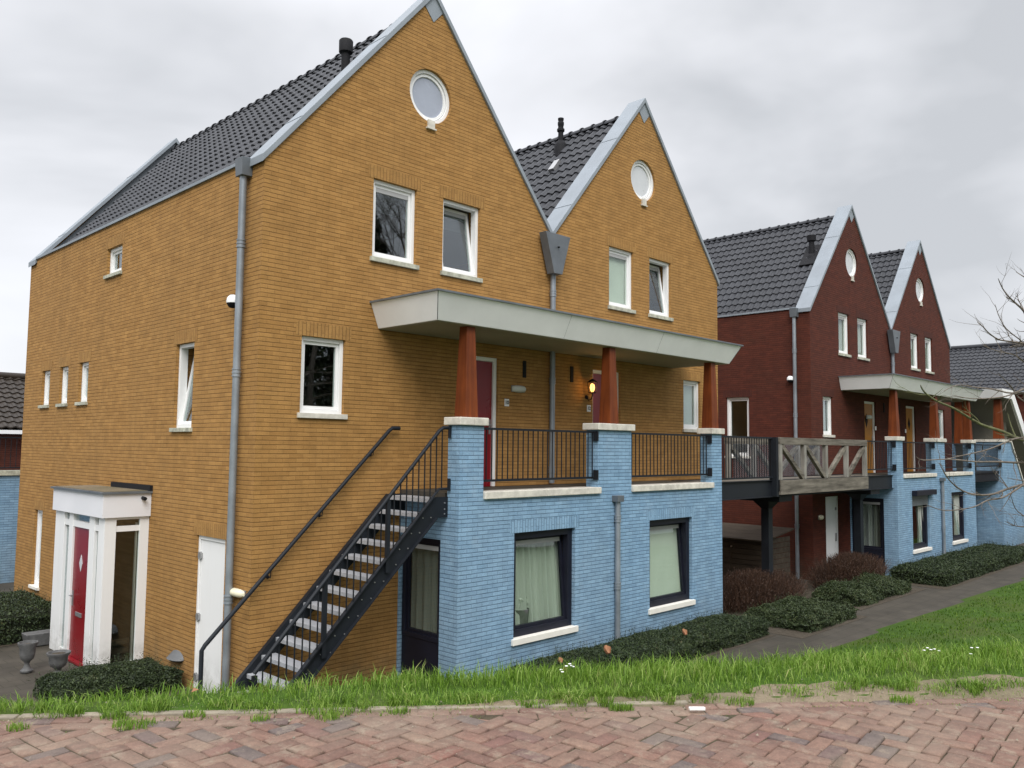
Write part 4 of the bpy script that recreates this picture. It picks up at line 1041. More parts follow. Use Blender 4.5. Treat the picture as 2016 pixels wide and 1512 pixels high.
# lit lantern
lt = thing('wall_lantern', (7.18, 0, 4.2), 'lit black carriage lantern glowing orange on the wall by the number 12 door', 'lantern')
mb = MB(); mb.tube([(7.13, -.002, 4.20), (7.13, -.02, 4.20)], .04, 12); mb.tube([(7.13, -.02, 4.20), (7.13, -.06, 4.14), (7.13, -.13, 4.15), (7.13, -.16, 4.22), (7.13, -.16, 4.27)], .012, 8); part('arm', mb, M['black'], lt)
mb = MB(); mb.frustum((7.09, 7.17, -.20, -.12), (7.07, 7.19, -.22, -.10), 4.27, 4.29); mb.frustum((7.05, 7.21, -.24, -.08), (7.12, 7.14, -.17, -.15), 4.49, 4.56)
for sx in (-1, 1):
    for sy in (-1, 1): mb.bar((7.13+sx*.05, -.16+sy*.05, 4.29), (7.13+sx*.07, -.16+sy*.07, 4.49), .008, .008)
part('cage', mb, M['black'], lt)
em = NT('lamp_glow'); em.b.inputs['Emission Color'].default_value = (1, .50, .13, 1); em.b.inputs['Emission Strength'].default_value = 3.2; em.set((1, .6, .25), .5)
mb = MB(); mb.lathe((7.13, -.16, 4.30), [(.02, 0), (.038, .03), (.05, .08), (.04, .14), (.01, .17)], 12); part('bulb', mb, em.m, lt)
pl = bpy.data.lights.new('lantern_light', 'POINT'); pl.energy = 11; pl.color = (1, .5, .14); pl.shadow_soft_size = .05
po = bpy.data.objects.new('lantern_light', pl); COL.objects.link(po); po.parent = lt; po.location = (-.05, -.19, .18)
# house number plates
def plate(x, z, txt, lab):
    r = thing('house_number_plate', (x, -.01, z-.06), lab, 'number plate', 'white house number plates')
    mb = MB(); mb.box(x-.055, x+.055, -.012, -.0015, z-.065, z+.065); part('plate', mb, M['white'], r)
    if txt:
        cu = bpy.data.curves.new('digits', 'FONT'); cu.body = txt; cu.size = .095; cu.align_x = 'CENTER'; cu.align_y = 'CENTER'; cu.extrude = .001; cu.offset = .003
        o = bpy.data.objects.new('tmp', cu); COL.objects.link(o); bpy.context.view_layer.update()
        me = bpy.data.meshes.new_from_object(o.evaluated_get(bpy.context.evaluated_depsgraph_get())); bpy.data.objects.remove(o)
        me.materials.clear(); me.materials.append(M['black']); me.transform(Matrix.Translation((0, -.0045, .06)) @ Matrix.Rotation(R(90), 4, 'X'))
        d = bpy.data.objects.new('digits', me); COL.objects.link(d); d.parent = r
plate(4.89, 3.99, '10', 'white house number plate reading 10'); plate(7.21, 3.98, '12', 'white house number plate reading 12')
plate(XR+4.62, 3.93, '', 'small white number plate right of the first yellow door'); plate(XR+7.25, 3.90, '', 'small white number plate left of the second yellow door')
# metal hood on the side wall
r = thing('metal_hood', (-.05, 2.15, -.1), 'small grey metal hood low on the yellow side wall, left of the white door', 'wall hood')
mb = MB(); vs = []; n = 12
for k in range(n+1):
    a = math.pi*k/n; vs += [(-.002, 2.15-.22*math.cos(a), -.06+.11*math.sin(a)), (-.14*math.sin(a)-.002, 2.15-.22*math.cos(a), -.07), (-.1*math.sin(a)-.002, 2.15-.16*math.cos(a), -.10)]
mb.add(vs, [(3*k, 3*k+3, 3*k+4, 3*k+1) for k in range(n)]+[(3*k+1, 3*k+4, 3*k+5, 3*k+2) for k in range(n)], True); part('hood', mb, M['hood'], r)
# flower pot behind the left blue window
r = thing('potted_plant', (4.15, -1.02, .2), 'grey pot of pale flowers behind the left blue window', 'pot plant')
mb = MB(); mb.lathe((4.13, -1.10, .245), [(.13, 0), (.16, .32), (.165, .36), (.15, .36), (.14, .30), (.02, .30)], 18); part('pot', mb, M['urn'], r)
mb = MB()
for k in range(90):
    a, rr, z = random.uniform(0, 6.28), random.uniform(.02, .2), random.uniform(.60, .78)
    c = Vector((4.13+rr*math.cos(a), -1.10+rr*math.sin(a)*.35, z)); s_ = .03; q = [Vector((random.gauss(0, 1), random.gauss(0, 1), random.gauss(0, 1))).normalized()*s_ for _ in range(2)]
    mb.add([c, c+q[0], c+q[0]+q[1], c+q[1]], [(0, 1, 2, 3)])
part('flowers', mb, M['blind'], r)
# urns
for (x, y, z0, h, lab, sc) in ((-1.46, 4.28, ZG, .47, 'grey garden urn on a foot, leftmost, on the paving by the porch', .85), (-1.2, 3.66, ZG, .38, 'wide grey garden urn beside the red door threshold', 1.0)):
    r = thing('garden_urn', (x, y, z0), lab, 'urn', 'grey garden urns')
    pr = [(.10, 0), (.11, .03), (.06, .07), (.04, .13), (.055, .17), (.11, .22), (.13, .30), (.135, .40), (.17, .46), (.17, .49), (.15, .49), (.12, .42), (.02, .42)]
    mb = MB(); mb.lathe((x, y, z0), [(a*sc, b*h/.5) for a, b in pr], 22); part('bowl', mb, M['urn'], r)
    mb = MB(); mb.lathe((x, y, z0+.42*h/.5), [(.12*sc, 0), (.10*sc, .03), (.01, .05)], 12); part('soil', mb, M['soil'], r)
r = thing('plant_trough', (-.62, 6.15, ZG), 'low dark planter in front of the hedge left of the porch', 'planter')
mb = MB(); mb.frustum((-.95, -.35, 6.0, 6.25), (-1.0, -.30, 5.97, 6.28), ZG, ZG+.22); part('box', mb, M['urn'], r, bevel=.01)
# timber storage box
r = thing('storage_shed', (14.5, .7, ZG), 'low weathered timber storage box with sloping lid under the bridge', 'shed')
mb = MB(); z = ZG+.03
while z < .85: mb.box(13.78, 13.80, -.25, .62, z, z+.125); mb.box(13.78, 13.80, .68, 1.75, z, z+.125); mb.box(13.801, 15.2, -.27, -.25, z, z+.125); z += .135
part('board_panels', mb, M['shed'], r, bevel=.004)
mb = MB(); mb.box(13.79, 13.83, .62, .68, ZG, .88); mb.box(13.83, 13.87, -.24, 1.75, ZG, .88); part('frame', mb, M['shed'], r)
mb = MB(); mb.prism([(13.68, .90), (15.3, 1.12), (15.3, 1.16), (13.68, .94)], 'y', -.35, 1.85); part('lid', mb, M['shed'], r, bevel=.004)
mb = MB(); mb.box(13.755, 13.778, .60, .64, .70, .74); part('latch', mb, M['metal'], r)

# ------------------------------------------------------------------ hedges, shrubs
def hedge(x0, x1, y0, y1, z1, label, mat, n, sz=.022, grp='low clipped evergreen hedges', z0=ZG, rough=.032, fur=.06, seed=1, shape=None):
    rs = np.random.RandomState(seed)
    def disp(x, y): return rough*(np.sin(x*3.1+seed)*np.sin(y*4.3+seed*2)+.6*np.sin(x*9.3+y*5+seed)*np.sin(y*11-x*3))
    def zt(x, y): 
        e = np.minimum(np.minimum(x-x0, x1-x), np.minimum(y-y0, y1-y)); z = z1+disp(x, y)-.10*np.exp(-np.maximum(e, 0)/.08)
        return z
    A = np.array([(x1-x0)*(y1-y0), (x1-x0)*(z1-z0), (y1-y0)*(z1-z0), (y1-y0)*(z1-z0)]); A = A/A.sum()
    which = rs.choice(4, n, p=A); u, v = rs.rand(n), rs.rand(n); dep = rs.exponential(.035, n)-fur*.3
    P = np.empty((n, 3)); N = np.zeros((n, 3))
    for k in range(4):
        s_ = which == k
        if k == 0: P[s_, 0] = x0+u[s_]*(x1-x0); P[s_, 1] = y0+v[s_]*(y1-y0); P[s_, 2] = zt(P[s_, 0], P[s_, 1])-dep[s_]; N[s_, 2] = 1
        else:
            z = z0+u[s_]*(z1-z0)*1.0; N[s_, 2] = .3
            if k == 1: P[s_, 0] = x0+v[s_]*(x1-x0); P[s_, 1] = y0+dep[s_]+disp(P[s_, 0], z*2); N[s_, 1] = -1
            elif k == 2: P[s_, 0] = x0+dep[s_]+disp(z*2, v[s_]*2); P[s_, 1] = y0+v[s_]*(y1-y0); N[s_, 0] = -1
            else: P[s_, 0] = x1-dep[s_]+disp(z*2, v[s_]*2); P[s_, 1] = y0+v[s_]*(y1-y0); N[s_, 0] = 1
            P[s_, 2] = np.minimum(z, zt(P[s_, 0], P[s_, 1]))
    # leaf quads
    nn = N+rs.normal(0, .7, (n, 3)); nn /= np.linalg.norm(nn, axis=1)[:, None]; t = np.cross(nn, rs.normal(0, 1, (n, 3))); t /= np.linalg.norm(t, axis=1)[:, None]; b = np.cross(nn, t)
    L = (sz*rs.uniform(.6, 1.5, n))[:, None]; Wd = L*.42
    V = np.stack([P-t*L, P-b*Wd, P+t*L, P+b*Wd], 1).reshape(-1, 3); Fq = np.arange(4*n).reshape(-1, 4)
    # protruding shoots
    m_ = n//55; sx = x0+rs.rand(m_)*(x1-x0); sy = y0+rs.rand(m_)*(y1-y0); VS = []; 
    for i in range(m_):
        h = rs.uniform(.03, .17); lx, ly = rs.normal(0, .045, 2); base = np.array([sx[i], sy[i], zt(sx[i], sy[i])-.02]); 
        for j in range(7):
            c = base+np.array([lx*j/6, ly*j/6, h*j/6]); q1 = rs.normal(0, 1, 3); q1 /= np.linalg.norm(q1); q2 = np.cross(q1, rs.normal(0, 1, 3)); q2 /= np.linalg.norm(q2)
            l_ = sz*.8; VS += [c-q1*l_, c-q2*l_*.4, c+q1*l_, c+q2*l_*.4]
    if VS: VS = np.array(VS); Fq = np.concatenate([Fq, len(V)+np.arange(len(VS)).reshape(-1, 4)]); V = np.concatenate([V, VS])
    r = thing('hedge', ((x0+x1)/2, (y0+y1)/2, z0), label, 'hedge', grp)
    me = fastmesh('foliage', V-np.array(r.location), Fq, [mat]); o = bpy.data.objects.new('foliage', me); COL.objects.link(o); o.parent = r
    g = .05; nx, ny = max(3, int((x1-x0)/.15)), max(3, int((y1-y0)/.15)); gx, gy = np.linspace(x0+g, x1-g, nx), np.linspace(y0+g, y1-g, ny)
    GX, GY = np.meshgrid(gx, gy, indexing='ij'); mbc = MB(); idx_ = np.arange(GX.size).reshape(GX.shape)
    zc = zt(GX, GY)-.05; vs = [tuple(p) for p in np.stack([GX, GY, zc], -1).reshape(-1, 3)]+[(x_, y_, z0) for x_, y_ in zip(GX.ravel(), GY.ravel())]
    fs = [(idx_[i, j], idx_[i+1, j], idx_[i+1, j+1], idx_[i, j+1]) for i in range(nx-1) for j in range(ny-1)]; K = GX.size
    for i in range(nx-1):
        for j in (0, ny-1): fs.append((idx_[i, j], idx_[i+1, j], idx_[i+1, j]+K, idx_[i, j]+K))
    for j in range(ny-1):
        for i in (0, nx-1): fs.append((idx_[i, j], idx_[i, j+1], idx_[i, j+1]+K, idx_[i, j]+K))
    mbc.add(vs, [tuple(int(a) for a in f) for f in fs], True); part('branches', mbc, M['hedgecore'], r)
    return r
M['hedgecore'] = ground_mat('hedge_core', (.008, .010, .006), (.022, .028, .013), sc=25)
hedge(3.3, 9.75, -2.5, -1.45, -.10, 'long dark clipped hedge along the blue wall of the yellow houses', M['hedge'], 60000, .017, seed=3)
hedge(-1.75, -.12, 1.75, 2.85, -.12, 'dark clipped hedge between the white porch and the grass at the left', M['hedge'], 26000, .017, seed=5)
hedge(-3.6, -.12, 6.5, 9.3, .12, 'dark hedge against the yellow side wall at the far left, behind the urns', M['hedge'], 26000, .022, seed=6)
hedge(10.55, 12.75, -2.95, -1.5, -.16, 'low spreading hedge in front of the first bridge column', M['hedge2'], 26000, .02, rough=.06, fur=.14, seed=8)
hedge(14.1, 17.4, -2.5, -1.35, -.14, 'low spreading hedge in front of the red twiggy shrub on the right', M['hedge2'], 26000, .022, rough=.07, fur=.12, seed=9)
hedge(18.75, 27.6, -2.95, -1.45, -.03, 'long clipped hedge along the blue wall of the red houses', M['hedge'], 50000, .024, seed=10)
def twiggy(cx, cy, rx, ry, h, n, label, seed):
    rs = np.random.RandomState(seed); r = thing('barberry_shrub', (cx, cy, ZG), label, 'shrub', 'reddish brown twiggy shrubs under the bridge')
    VS, FS = [], []
    bx, by = cx+rs.normal(0, .42, n)*rx, cy+rs.normal(0, .42, n)*ry
    k = ((bx-cx)/rx)**2+((by-cy)/ry)**2 < 1; bx, by = bx[k], by[k]; m_ = len(bx)
    dome = h*np.sqrt(np.maximum(.15, 1-.8*(((bx-cx)/rx)**2+((by-cy)/ry)**2)))
    L = dome*rs.uniform(.5, 1.05, m_); a = rs.rand(m_)*6.28; w = .0045; dx, dy = np.cos(a)*w, np.sin(a)*w; lx, ly = rs.normal(0, .14, m_)+(bx-cx)*.1, rs.normal(0, .14, m_)+(by-cy)*.1
    V = np.stack([np.stack([bx-dx, by-dy, np.full(m_, ZG+.02)], -1), np.stack([bx+dx, by+dy, np.full(m_, ZG+.02)], -1), np.stack([bx+dx*.6+lx, by+dy*.6+ly, ZG+L], -1), np.stack([bx-dx*.6+lx, by-dy*.6+ly, ZG+L], -1)], 1).reshape(-1, 3)
    Fq = np.arange(4*m_).reshape(-1, 4)
    nl = n*5; u = rs.rand(nl); i = rs.randint(0, m_, nl); u = .25+.75*u**.7
    P = np.stack([bx[i]+lx[i]*u, by[i]+ly[i]*u, ZG+L[i]*u], -1)+rs.normal(0, .02, (nl, 3)); q1 = rs.normal(0, 1, (nl, 3)); q1[:, 2] = np.abs(q1[:, 2])+.5; q1 /= np.linalg.norm(q1, axis=1)[:, None]; q2 = np.cross(q1, rs.normal(0, 1, (nl, 3))); q2 /= np.linalg.norm(q2, axis=1)[:, None]
    l_ = rs.uniform(.012, .035, nl)[:, None]; V2 = np.stack([P-q1*l_, P-q2*.0045, P+q1*l_, P+q2*.0045], 1).reshape(-1, 3)
    Fq = np.concatenate([Fq, len(V)+np.arange(4*nl).reshape(-1, 4)]); V = np.concatenate([V, V2])
    me = fastmesh('twigs', V-np.array(r.location), Fq, [M['twig']]); o = bpy.data.objects.new('twigs', me); COL.objects.link(o); o.parent = r
twiggy(12.6, -.62, 2.0, .75, .78, 9000, 'reddish brown twiggy shrub behind the first bridge column', 2)
twiggy(17.3, -.95, 1.9, .55, .82, 9000, 'reddish brown twiggy shrub before the dark side window of the red annex', 4)
# planting beds
for (a, b, c, d) in ((3.2, 9.85, -2.6, -1.41), (9.95, 13.1, -3.1, -.0), (13.7, 18.0, -2.7, -.0), (18.3, 27.8, -3.1, -1.41), (-1.9, -.02, 1.7, 2.95), (-3.8, -.02, 6.4, 9.4)):
    sheet('soil_bed', [(a, c), (b, c), (b, d), (a, d)], ZG-.006, M['soil'])
# fallen leaves and small litter
for (x, y, z, s_, lab) in ((4.95, -2.25, -.05, .11, 'large curled brown fallen leaf on the long hedge beside the downpipe'), (7.0, -2.35, -.05, .09, 'curled brown fallen leaf at the right of the long hedge'), (4.0, -2.1, -.06, .07, 'small brown fallen leaf at the left of the long hedge'), (3.7, -2.45, -.08, .06, 'tiny brown fallen leaf low on the long hedge front')):
    mb = MB(); vs = []
    for i in range(7):
        a = i/6*2-1
        for j in range(5):
            b = j/4*2-1; w = (1-a*a)**.6*.75*(1+.25*math.sin(i*2.4)); vs.append((x+s_*a*.8, y+s_*b*w*.6, z+s_*(.5*b*b+.4*a*a+.15*math.sin(a*5))+.02+s_*b*w*.5))
    mb.add(vs, [(i*5+j, i*5+j+1, (i+1)*5+j+1, (i+1)*5+j) for i in range(6) for j in range(4)], True)
    top('fallen_leaf', mb, M['dryleaf'], lab, 'leaf', 'brown fallen leaves on the hedge')
for (s0, t0, lab, nn) in ((3.32, .44, 'tiny white daisy in the grass in front of the left blue window', 6), (6.17, .80, 'tiny white daisy in the grass at the right, left cluster', 5), (6.36, .76, 'tiny white daisy in the grass at the right, right cluster', 3)):
    x, y = xy(s0, t0)
    for k in range(nn):
        a, b = x+random.gauss(0, .06), y+random.gauss(0, .045); z = float(height(a, b)); zz_ = z+random.uniform(.07, .11)
        r = thing('daisy', (a, b, z), lab, 'flower', 'white daisies in the grass')
        mb, ms = MB(), MB(); mb.lathe((a, b, zz_), [(.003, 0), (.011, .002), (.010, .004), (.002, .005)], 9); ms.tube([(a, b, z), (a, b, zz_)], .0015, 4)
        part('petals', mb, M['petal'], r); part('stem', ms, M['grass'], r)
(x, y) = xy(4.0, -.16)
mb = MB(); mb.bar((x-.05, y+.03, ZR+.02), (x+.03, y-.03, ZR+.016), .025, .018); top('paper_litter', mb, M['litter'], 'small white scrap of litter on the brick road edge', 'litter', bevel=.004)
(x, y) = xy(.94, .20); mb = MB(); z = float(height(x, y))+.05
mb.add([(x-.025, y, z), (x, y-.02, z+.012), (x+.025, y, z+.006), (x, y+.02, z+.02)], [(0, 1, 2, 3)]); top('fallen_leaf', mb, M['dryleaf'], 'tan fallen leaf in the grass at the left, below the hedge', 'leaf')
# grit on the verge
rs = np.random.RandomState(3); V, Fq = [], []
for k in range(5200):
    s_, t_ = rs.uniform(-2, 10), (rs.normal(-.02, .14) if rs.rand() < .55 else rs.uniform(-1.3, .1)); 
    if t_ > .35: continue
    x, y = xy(s_, t_); r0 = rs.uniform(.0015, .004)*(1+2*(rs.rand() > .97)); o_ = len(V); z = ZR+.006 if t_ < .04 else float(height(x, y))+.008
    for d in ((1, 0, 0), (-.5, .87, 0), (-.5, -.87, 0)): V.append((x+d[0]*r0, y+d[1]*r0, z))
    V.append((x, y, z+r0)); Fq += [(o_, o_+1, o_+3), (o_+1, o_+2, o_+3), (o_+2, o_, o_+3)]
me = fastmesh('gravel', np.array(V), np.array(Fq), [M['kerb']]); o = bpy.data.objects.new('gravel', me); COL.objects.link(o); tag(o, 'loose pale grit scattered along the road edge', 'gravel', kind='stuff')

# ------------------------------------------------------------------ farther buildings
r = thing('stair_block', (32.5, -.9, ZG), 'light blue brick stair block with sloping white canopy at the far right', 'building')
mb = MB(); mb.prism([(30.45, ZG-.1), (36.4, ZG-.1), (36.4, .0), (35.15, .0), (31.65, 3.6), (30.45, 3.6)], 'y', -1.4, -.5); part('wall', mb, M['blue'], r, uv=True)
mb = MB(); mb.prism([(30.40, 3.605), (31.68, 3.605), (35.2, .02), (35.2, .12), (31.72, 3.70), (30.40, 3.70)], 'y', -1.44, -.46); part('coping_stone', mb, M['stone'], r)
mb = MB(); mb.box(30.46, 30.7, -.499, 3.2, ZG-.1, 2.4); mb.box(30.46, 30.7, .3, 3.2, 2.401, 3.5); part('rear_wall', mb, M['blue'], r, uv=True)
mb = MB(); mb.prism([(30.3, 5.30), (31.5, 5.30), (36.5, .9), (36.9, 1.05), (31.7, 5.64), (30.2, 5.64)], 'y', -1.55, 1.6); part('canopy', mb, M['dirtywhite'], r)
mb = MB(); mb.prism([(30.33, 5.285), (31.49, 5.285), (36.4, .94), (36.2, .84), (31.4, 5.26), (30.33, 5.26)], 'y', -1.50, 1.55); part('canopy_soffit', mb, M['taupe'], r)
for y in (-1.25, .15, .75): mb = MB(); mb.frustum((30.52, 30.86, y-.16, y+.16), (30.58, 30.80, y-.11, y+.11), 3.705 if y < -1 else 3.5, 5.255); part('post', mb, M['post'], r)
mb = MB(); mb.box(32.3, 32.4, -1.1, 2.0, ZG, 5.2); part('screen_wall', mb, M['taupe'], r)
def simple_house(name, x0, x1, y0, y1, ze, zr, ridge_ax, wallm, roofm, label, grp=None, dl=.3):
    r = thing(name, ((x0+x1)/2, (y0+y1)/2, ZG), label, 'house', grp)
    mb = MB(); mb.box(x0, x1, y0, y1, ZG-.1, ze-.05); part('wall', mb, wallm, r, uv=True)
    mb = MB()
    if ridge_ax == 'y':
        xm = (x0+x1)/2; u = Vector((xm-x0, 0, zr-ze)); tiles(mb, (x0-.25, y0-.1, ze-.25*(zr-ze)/(xm-x0)), u, (0, 1, 0), u.length+.3, y1-y0+.2, dl, .24)
        tiles(mb, (x1+.25, y0-.1, ze-.25*(zr-ze)/(xm-x0)), Vector((xm-x1, 0, zr-ze)), (0, 1, 0), u.length+.3, y1-y0+.2, dl, .24)
        mb.prism([(x0-.2, ze-.26), (xm, zr-.03), (x1+.2, ze-.26)], 'y', y0-.05, y1+.05)
        rf = part('roof', mb, roofm, r)
        mb = MB(); mb.tube([(xm, y0-.1, zr+.02), (xm, y1+.1, zr+.02)], .13, 10); part('ridge_tiles', mb, roofm, rf)
        mb = MB(); mb.box(x0-.42, x0-.27, y0, y1, ze-.33, ze-.22); part('gutter', mb, M['pipe'], r)
    else:
        ym = (y0+y1)/2; u = Vector((0, ym-y0, zr-ze)); tiles(mb, (x0-.1, y0-.25, ze-.25*(zr-ze)/(ym-y0)), u, (1, 0, 0), u.length+.3, x1-x0+.2, dl, .24)
        mb.prism([(y0-.2, ze-.26), (ym, zr-.03), (y1+.2, ze-.26)], 'x', x0-.05, x1+.05)
        rf = part('roof', mb, roofm, r)
        mb = MB(); mb.tube([(x0-.1, ym, zr+.02), (x1+.1, ym, zr+.02)], .13, 10); part('ridge_tiles', mb, roofm, rf)
        mb = MB(); mb.box(x0, x1, y0-.40, y0-.26, ze-.33, ze-.22); part('gutter', mb, M['white'], r)
    return r
simple_house('terraced_house', 40, 46, -9, 6, 6.35, 8.75, 'y', M['red'], M['tile'], 'dark red brick house with long dark tiled roof at the far right edge')
r = simple_house('terraced_house', -9, 2.5, 17, 22, 3.75, 5.25, 'x', M['red'], M['browntile'], 'house with mossy brown tiled roof at the far left edge')
for (a, b, c, d) in ((.35, .80, 2.6, 3.35), (-.9, -.2, 2.6, 3.4), (-2.4, -1.8, 2.6, 3.4)):
    mb = MB(); mb.box(a, b, 16.97, 16.99, c, d); w = part('window', mb, M['white'], r); mb = MB(); mb.box(a+.07, b-.07, 16.955, 16.965, c+.07, d-.07); part('pane', mb, M['glass'], w)
r = thing('blue_terrace', (-2, 15, ZG), 'blue painted brick terrace wall at the far left edge behind the yellow house', 'terrace wall')
mb = MB(); mb.box(-9, 2.3, 14, 16.9, ZG-.1, 2.32); part('wall', mb, M['blue'], r, uv=True)
mb = MB(); mb.box(-9.05, 2.35, 13.95, 14.3, 2.325, 2.45); part('coping_stone', mb, M['sillgreen'], r)
rr = railing(-6, 2.2, 14.1, 'black balcony railing on the blue terrace wall at the far left', 2.5, 3.32, .13, False)
for (fx, fy, lab) in ((-1.9, 11.2, 'dark wooden post at the far left, in front of the blue terrace wall'),):
    mb = MB(); mb.box(fx-.05, fx+.05, fy-.05, fy+.05, ZG, .95); mb.box(-3.6, fx, fy-.02, fy+.02, .75, .9); mb.box(-3.6, fx, fy-.02, fy+.02, .1, .25); top('fence_post', mb, M['steel'], lab, 'fence')

# ------------------------------------------------------------------ bare tree at the right
def pxw(px, py, d):
    v_ = _F+_R*((px-1008)/FPX)-_U*((py-756)/FPX); return CAM+v_*d
def bare_tree():
    base = Vector((6.05, -8.75, float(height(6.05, -8.75))-.1))
    r = thing('bare_tree', base, 'leafless tree at the right edge with branches hanging over the path', 'tree')
    tops = [base, base+Vector((.02, 0, 1.0)), base+Vector((-.03, .05, 2.2)), base+Vector((.05, .02, 3.4)), base+Vector((.0, -.05, 4.8)), base+Vector((.1, .1, 6.4)), base+Vector((.05, .1, 8))]
    mb = MB(); mb.tube(tops, [.17, .145, .125, .105, .08, .05, .015], 14); part('trunk', mb, M['bark2'], r)
    def trunk_at(z):
        for a, b in zip(tops, tops[1:]):
            if a.z <= z <= b.z: return a.lerp(b, (z-a.z)/(b.z-a.z))
        return tops[-1]
    rs = random.Random(11)
    tracks = [ # (pixel polyline, depth at first point, depth at last, start radius, trunk height)
        ([(2016, 866), (1975, 850), (1930, 835), (1880, 805), (1845, 790), (1820, 772), (1812, 758)], 11.2, 10.2, .021, 2.9),
        ([(2016, 911), (1960, 909), (1921, 909), (1868, 904), (1818, 906), (1804, 899)], 11.0, 10.0, .011, 2.6),
        ([(2030, 950), (1985, 962), (1954, 973), (1923, 974), (1895, 966), (1868, 944), (1849, 911)], 11.2, 10.6, .015, 2.5),
        ([(2016, 862), (1992, 866), (1954, 882), (1921, 891), (1880, 900), (1860, 905)], 11.0, 10.4, .010, 2.9),
        ([(2040, 650), (2016, 613), (2002, 599), (1986, 584), (1974, 568), (1965, 548)], 11.6, 11.3, .014, 4.3),
        ([(2030, 680), (2016, 676), (1986, 672), (1965, 668), (1946, 655), (1936, 644), (1924, 634)], 11.5, 10.8, .012, 3.9),
        ([(2020, 676), (2007, 668), (1981, 647), (1967, 623), (1959, 599)], 11.5, 11.2, .007, 3.9),
        ([(2030, 762), (1994, 774), (1954, 766), (1917, 762), (1885, 758), (1858, 770)], 11.0, 10.2, .010, 3.3),
        ([(2030, 774), (2002, 774), (1970, 782), (1917, 785), (1875, 778)], 11.1, 10.6, .010, 3.3),
        ([(2030, 1040), (2016, 1037), (1997, 1035), (1978, 1026)], 11.3, 11.0, .008, 1.9),
        ([(2040, 1030), (2016, 1016), (1999, 1001), (1990, 975)], 11.2, 11.0, .007, 1.9),
        ([(2030, 948), (1978, 978), (1944, 985), (1914, 999), (1859, 1005), (1821, 992)], 11.0, 10.1, .010, 2.4),
        ([(2030, 720), (2000, 700), (1960, 690), (1935, 680)], 11.6, 11.0, .008, 3.6),
        ([(2040, 560), (2016, 545), (2000, 535)], 11.8, 11.6, .008, 4.6),
        ([(2016, 790), (1990, 760), (1975, 745), (1965, 735)], 11.3, 11.0, .007, 3.2),
    ]
    def twig(mb, p, d, L, rad, lev):
        n = 4; pts = [p]; dd = d.normalized()
        for i in range(n):
            dd = (dd+Vector((rs.gauss(0, .2), rs.gauss(0, .2), rs.gauss(0, .16)+.04))).normalized(); pts.append(pts[-1]+dd*L/n)
        mb.tube(pts, [rad*(1-.75*i/n) for i in range(n+1)], 5)
        if lev > 0:
            for k in range(rs.randint(2, 3)):
                i = rs.randint(1, n-1); s_ = (dd+Vector((rs.gauss(0, .8), rs.gauss(0, .8), rs.gauss(0, .7)))).normalized(); twig(mb, pts[i], s_, L*rs.uniform(.4, .65), rad*.55, lev-1)
    for (pl_, d0, d1, r0, hz) in tracks:
        n = len(pl_); P = [pxw(px, py, d0+(d1-d0)*i/(n-1)+rs.gauss(0, .05)) for i, (px, py) in enumerate(pl_)]
        a = trunk_at(base.z+hz-.2); mid = a.lerp(P[0], .5)+Vector((0, 0, .05)); P = [a, mid]+P; m_ = len(P)
        rad = [r0*1.7, r0*1.4]+[r0*(1.15-.9*(i/(n-1))**.8)+.002 for i in range(n)]
        # smooth by subdividing
        Q, q = [], []
        for i in range(m_-1):
            p0, p1, p2, p3 = P[max(i-1, 0)], P[i], P[i+1], P[min(i+2, m_-1)]
            for k in range(3):
                t_ = k/3; Q.append(.5*((2*p1)+(p2-p0)*t_+(2*p0-5*p1+4*p2-p3)*t_*t_+(3*p1-p0-3*p2+p3)*t_**3)); q.append(rad[i]*(1-t_)+rad[i+1]*t_)
        Q.append(P[-1]); q.append(rad[-1]*.5)
        mb = MB(); mb.tube(Q, q, 7)
        for i in range(5, len(Q)-1):
            if rs.random() < .62:
                d = (Q[i+1]-Q[i]).normalized(); side = (d+Vector((rs.gauss(0, .6), rs.gauss(0, .6), rs.gauss(0.1, .6)))).normalized()
                twig(mb, Q[i], side, rs.uniform(.15, .42), max(.0030, q[i]*.5), 1 if rs.random() < .6 else 0)
        part('branch', mb, M['bark2'] if r0 > .02 else M['bark'], r)
    # limbs on the hidden side and crown
    for k in range(9):
        a = rs.uniform(-1.0, 1.0); z = base.z+rs.uniform(2.6, 6.6); p = trunk_at(z); d = _R*math.cos(a)+Vector((0, 0, .5))-Vector((_F.x, _F.y, 0))*abs(math.sin(a)); mb = MB(); twig(mb, p, d, rs.uniform(1.5, 2.4), .035, 3); part('branch', mb, M['bark'], r)
bare_tree()
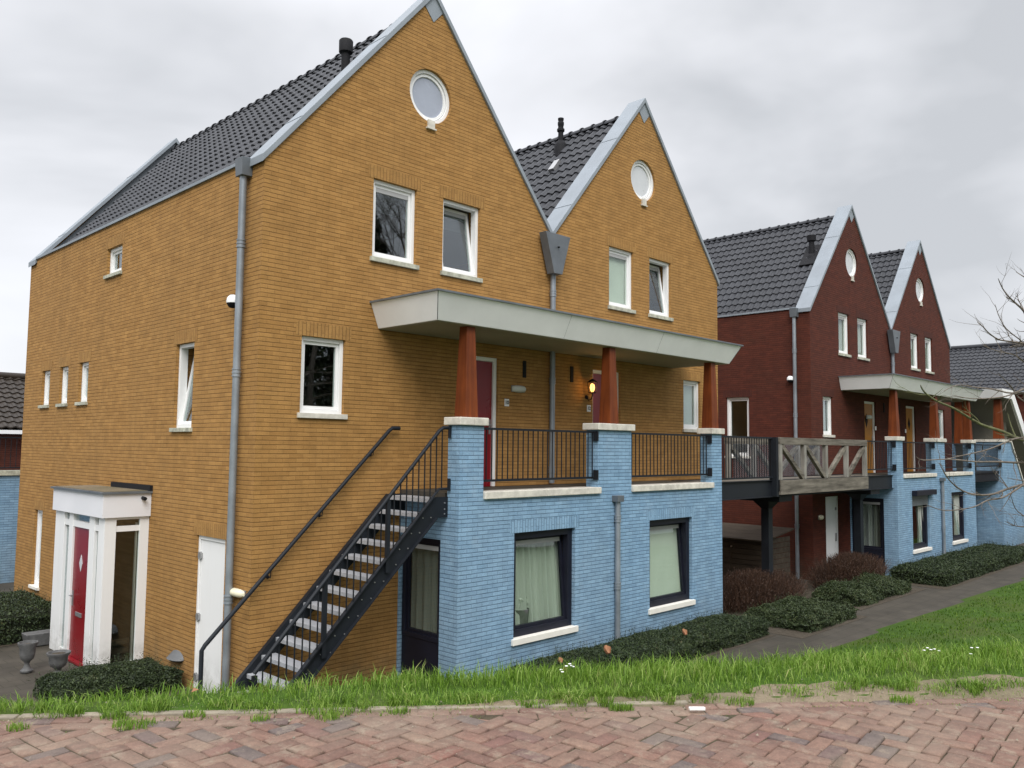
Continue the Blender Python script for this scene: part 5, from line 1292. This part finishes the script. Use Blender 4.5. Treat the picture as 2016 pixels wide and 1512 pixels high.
# bare trees across the road behind the viewer (seen mirrored in the window panes)
def far_tree(x, y, h, seed, lab):
    rs = random.Random(seed); base = Vector((x, y, ZR-.05)); r = thing('roadside_tree', base, lab, 'tree', 'bare trees across the road'); mb = MB()
    def grow(p, d, L, rad, lev):
        pts = [p]; dd = d.normalized()
        for i in range(4): dd = (dd+Vector((rs.gauss(0, .12), rs.gauss(0, .12), rs.gauss(.03, .08)))).normalized(); pts.append(pts[-1]+dd*L/4)
        mb.tube(pts, [rad*(1-.5*i/4) for i in range(5)], 5 if lev < 3 else 8, cap=False)
        if lev:
            for k in range(4):
                a = rs.random()*6.28; s_ = (dd+.75*Vector((math.cos(a), math.sin(a), rs.uniform(-.1, .6)))).normalized(); grow(pts[rs.choice((2, 3, 4))], s_, L*rs.uniform(.55, .8), rad*.5, lev-1)
    tb = MB(); tb.tube([base, base+Vector((.1, 0, h*.3))], [.2, .15], 10); part('trunk', tb, M['bark'], r)
    grow(base+Vector((.1, 0, h*.3)), Vector((0, 0, 1)), h*.35, .15, 5); part('crown', mb, M['bark'], r)
for i, (x, y, h) in enumerate(((9.5, -27, 19), (13, -30, 20), (16, -26, 18), (19, -29, 19), (22.5, -27, 19), (26, -30, 20))): far_tree(x, y, h, 20+i, 'tall bare roadside tree behind the viewer, %s in the row across the road' % ('first second third fourth fifth sixth'.split()[i]))

def evergreen(x, y, h, rad, seed, lab):  # unseen evergreens, added so the window panes mirror something darker than sky
    rs = np.random.RandomState(seed); r = thing('added_evergreen', (x, y, ZR-.05), lab, 'tree', 'unseen evergreens added to darken the pane reflections'); n = 9000
    u = rs.rand(n)**.8; z = ZR+.4+(h-.5)*u; R0 = rad*(1-u)**.75*(1+.22*np.sin(z*4+seed)+.15*rs.rand(n)); a = rs.rand(n)*6.283; q_ = np.sqrt(rs.uniform(.45, 1, n))
    P = np.stack([x+R0*q_*np.cos(a), y+R0*q_*np.sin(a), z], -1); nn = rs.normal(0, 1, (n, 3)); nn /= np.linalg.norm(nn, axis=1)[:, None]; b = np.cross(nn, rs.normal(0, 1, (n, 3))); b /= np.linalg.norm(b, axis=1)[:, None]
    V = np.stack([P-nn*.28, P-b*.10, P+nn*.28, P+b*.10], 1).reshape(-1, 3); me = fastmesh('crown', V-np.array(r.location), np.arange(4*n).reshape(-1, 4), [M['hedge']]); o = bpy.data.objects.new('crown', me); COL.objects.link(o); o.parent = r
    mb = MB(); mb.tube([(x, y, ZR-.05), (x, y, ZR+h*.8)], [.22, .05], 8); part('trunk', mb, M['bark'], r)
for i, (x, y, h, rd) in enumerate(((15, -33, 17, 3.4), (19, -34, 19, 3.6), (23, -33, 16, 3.2), (27, -35, 18, 3.6), (11, -35, 15, 3.0), (32, -36, 16, 3.4))):
    evergreen(x, y, h, rd, 40+i, 'unseen dark evergreen added to darken the pane reflections, %s in the row behind the bare trees across the road' % ('first second third fourth fifth sixth'.split()[i]))
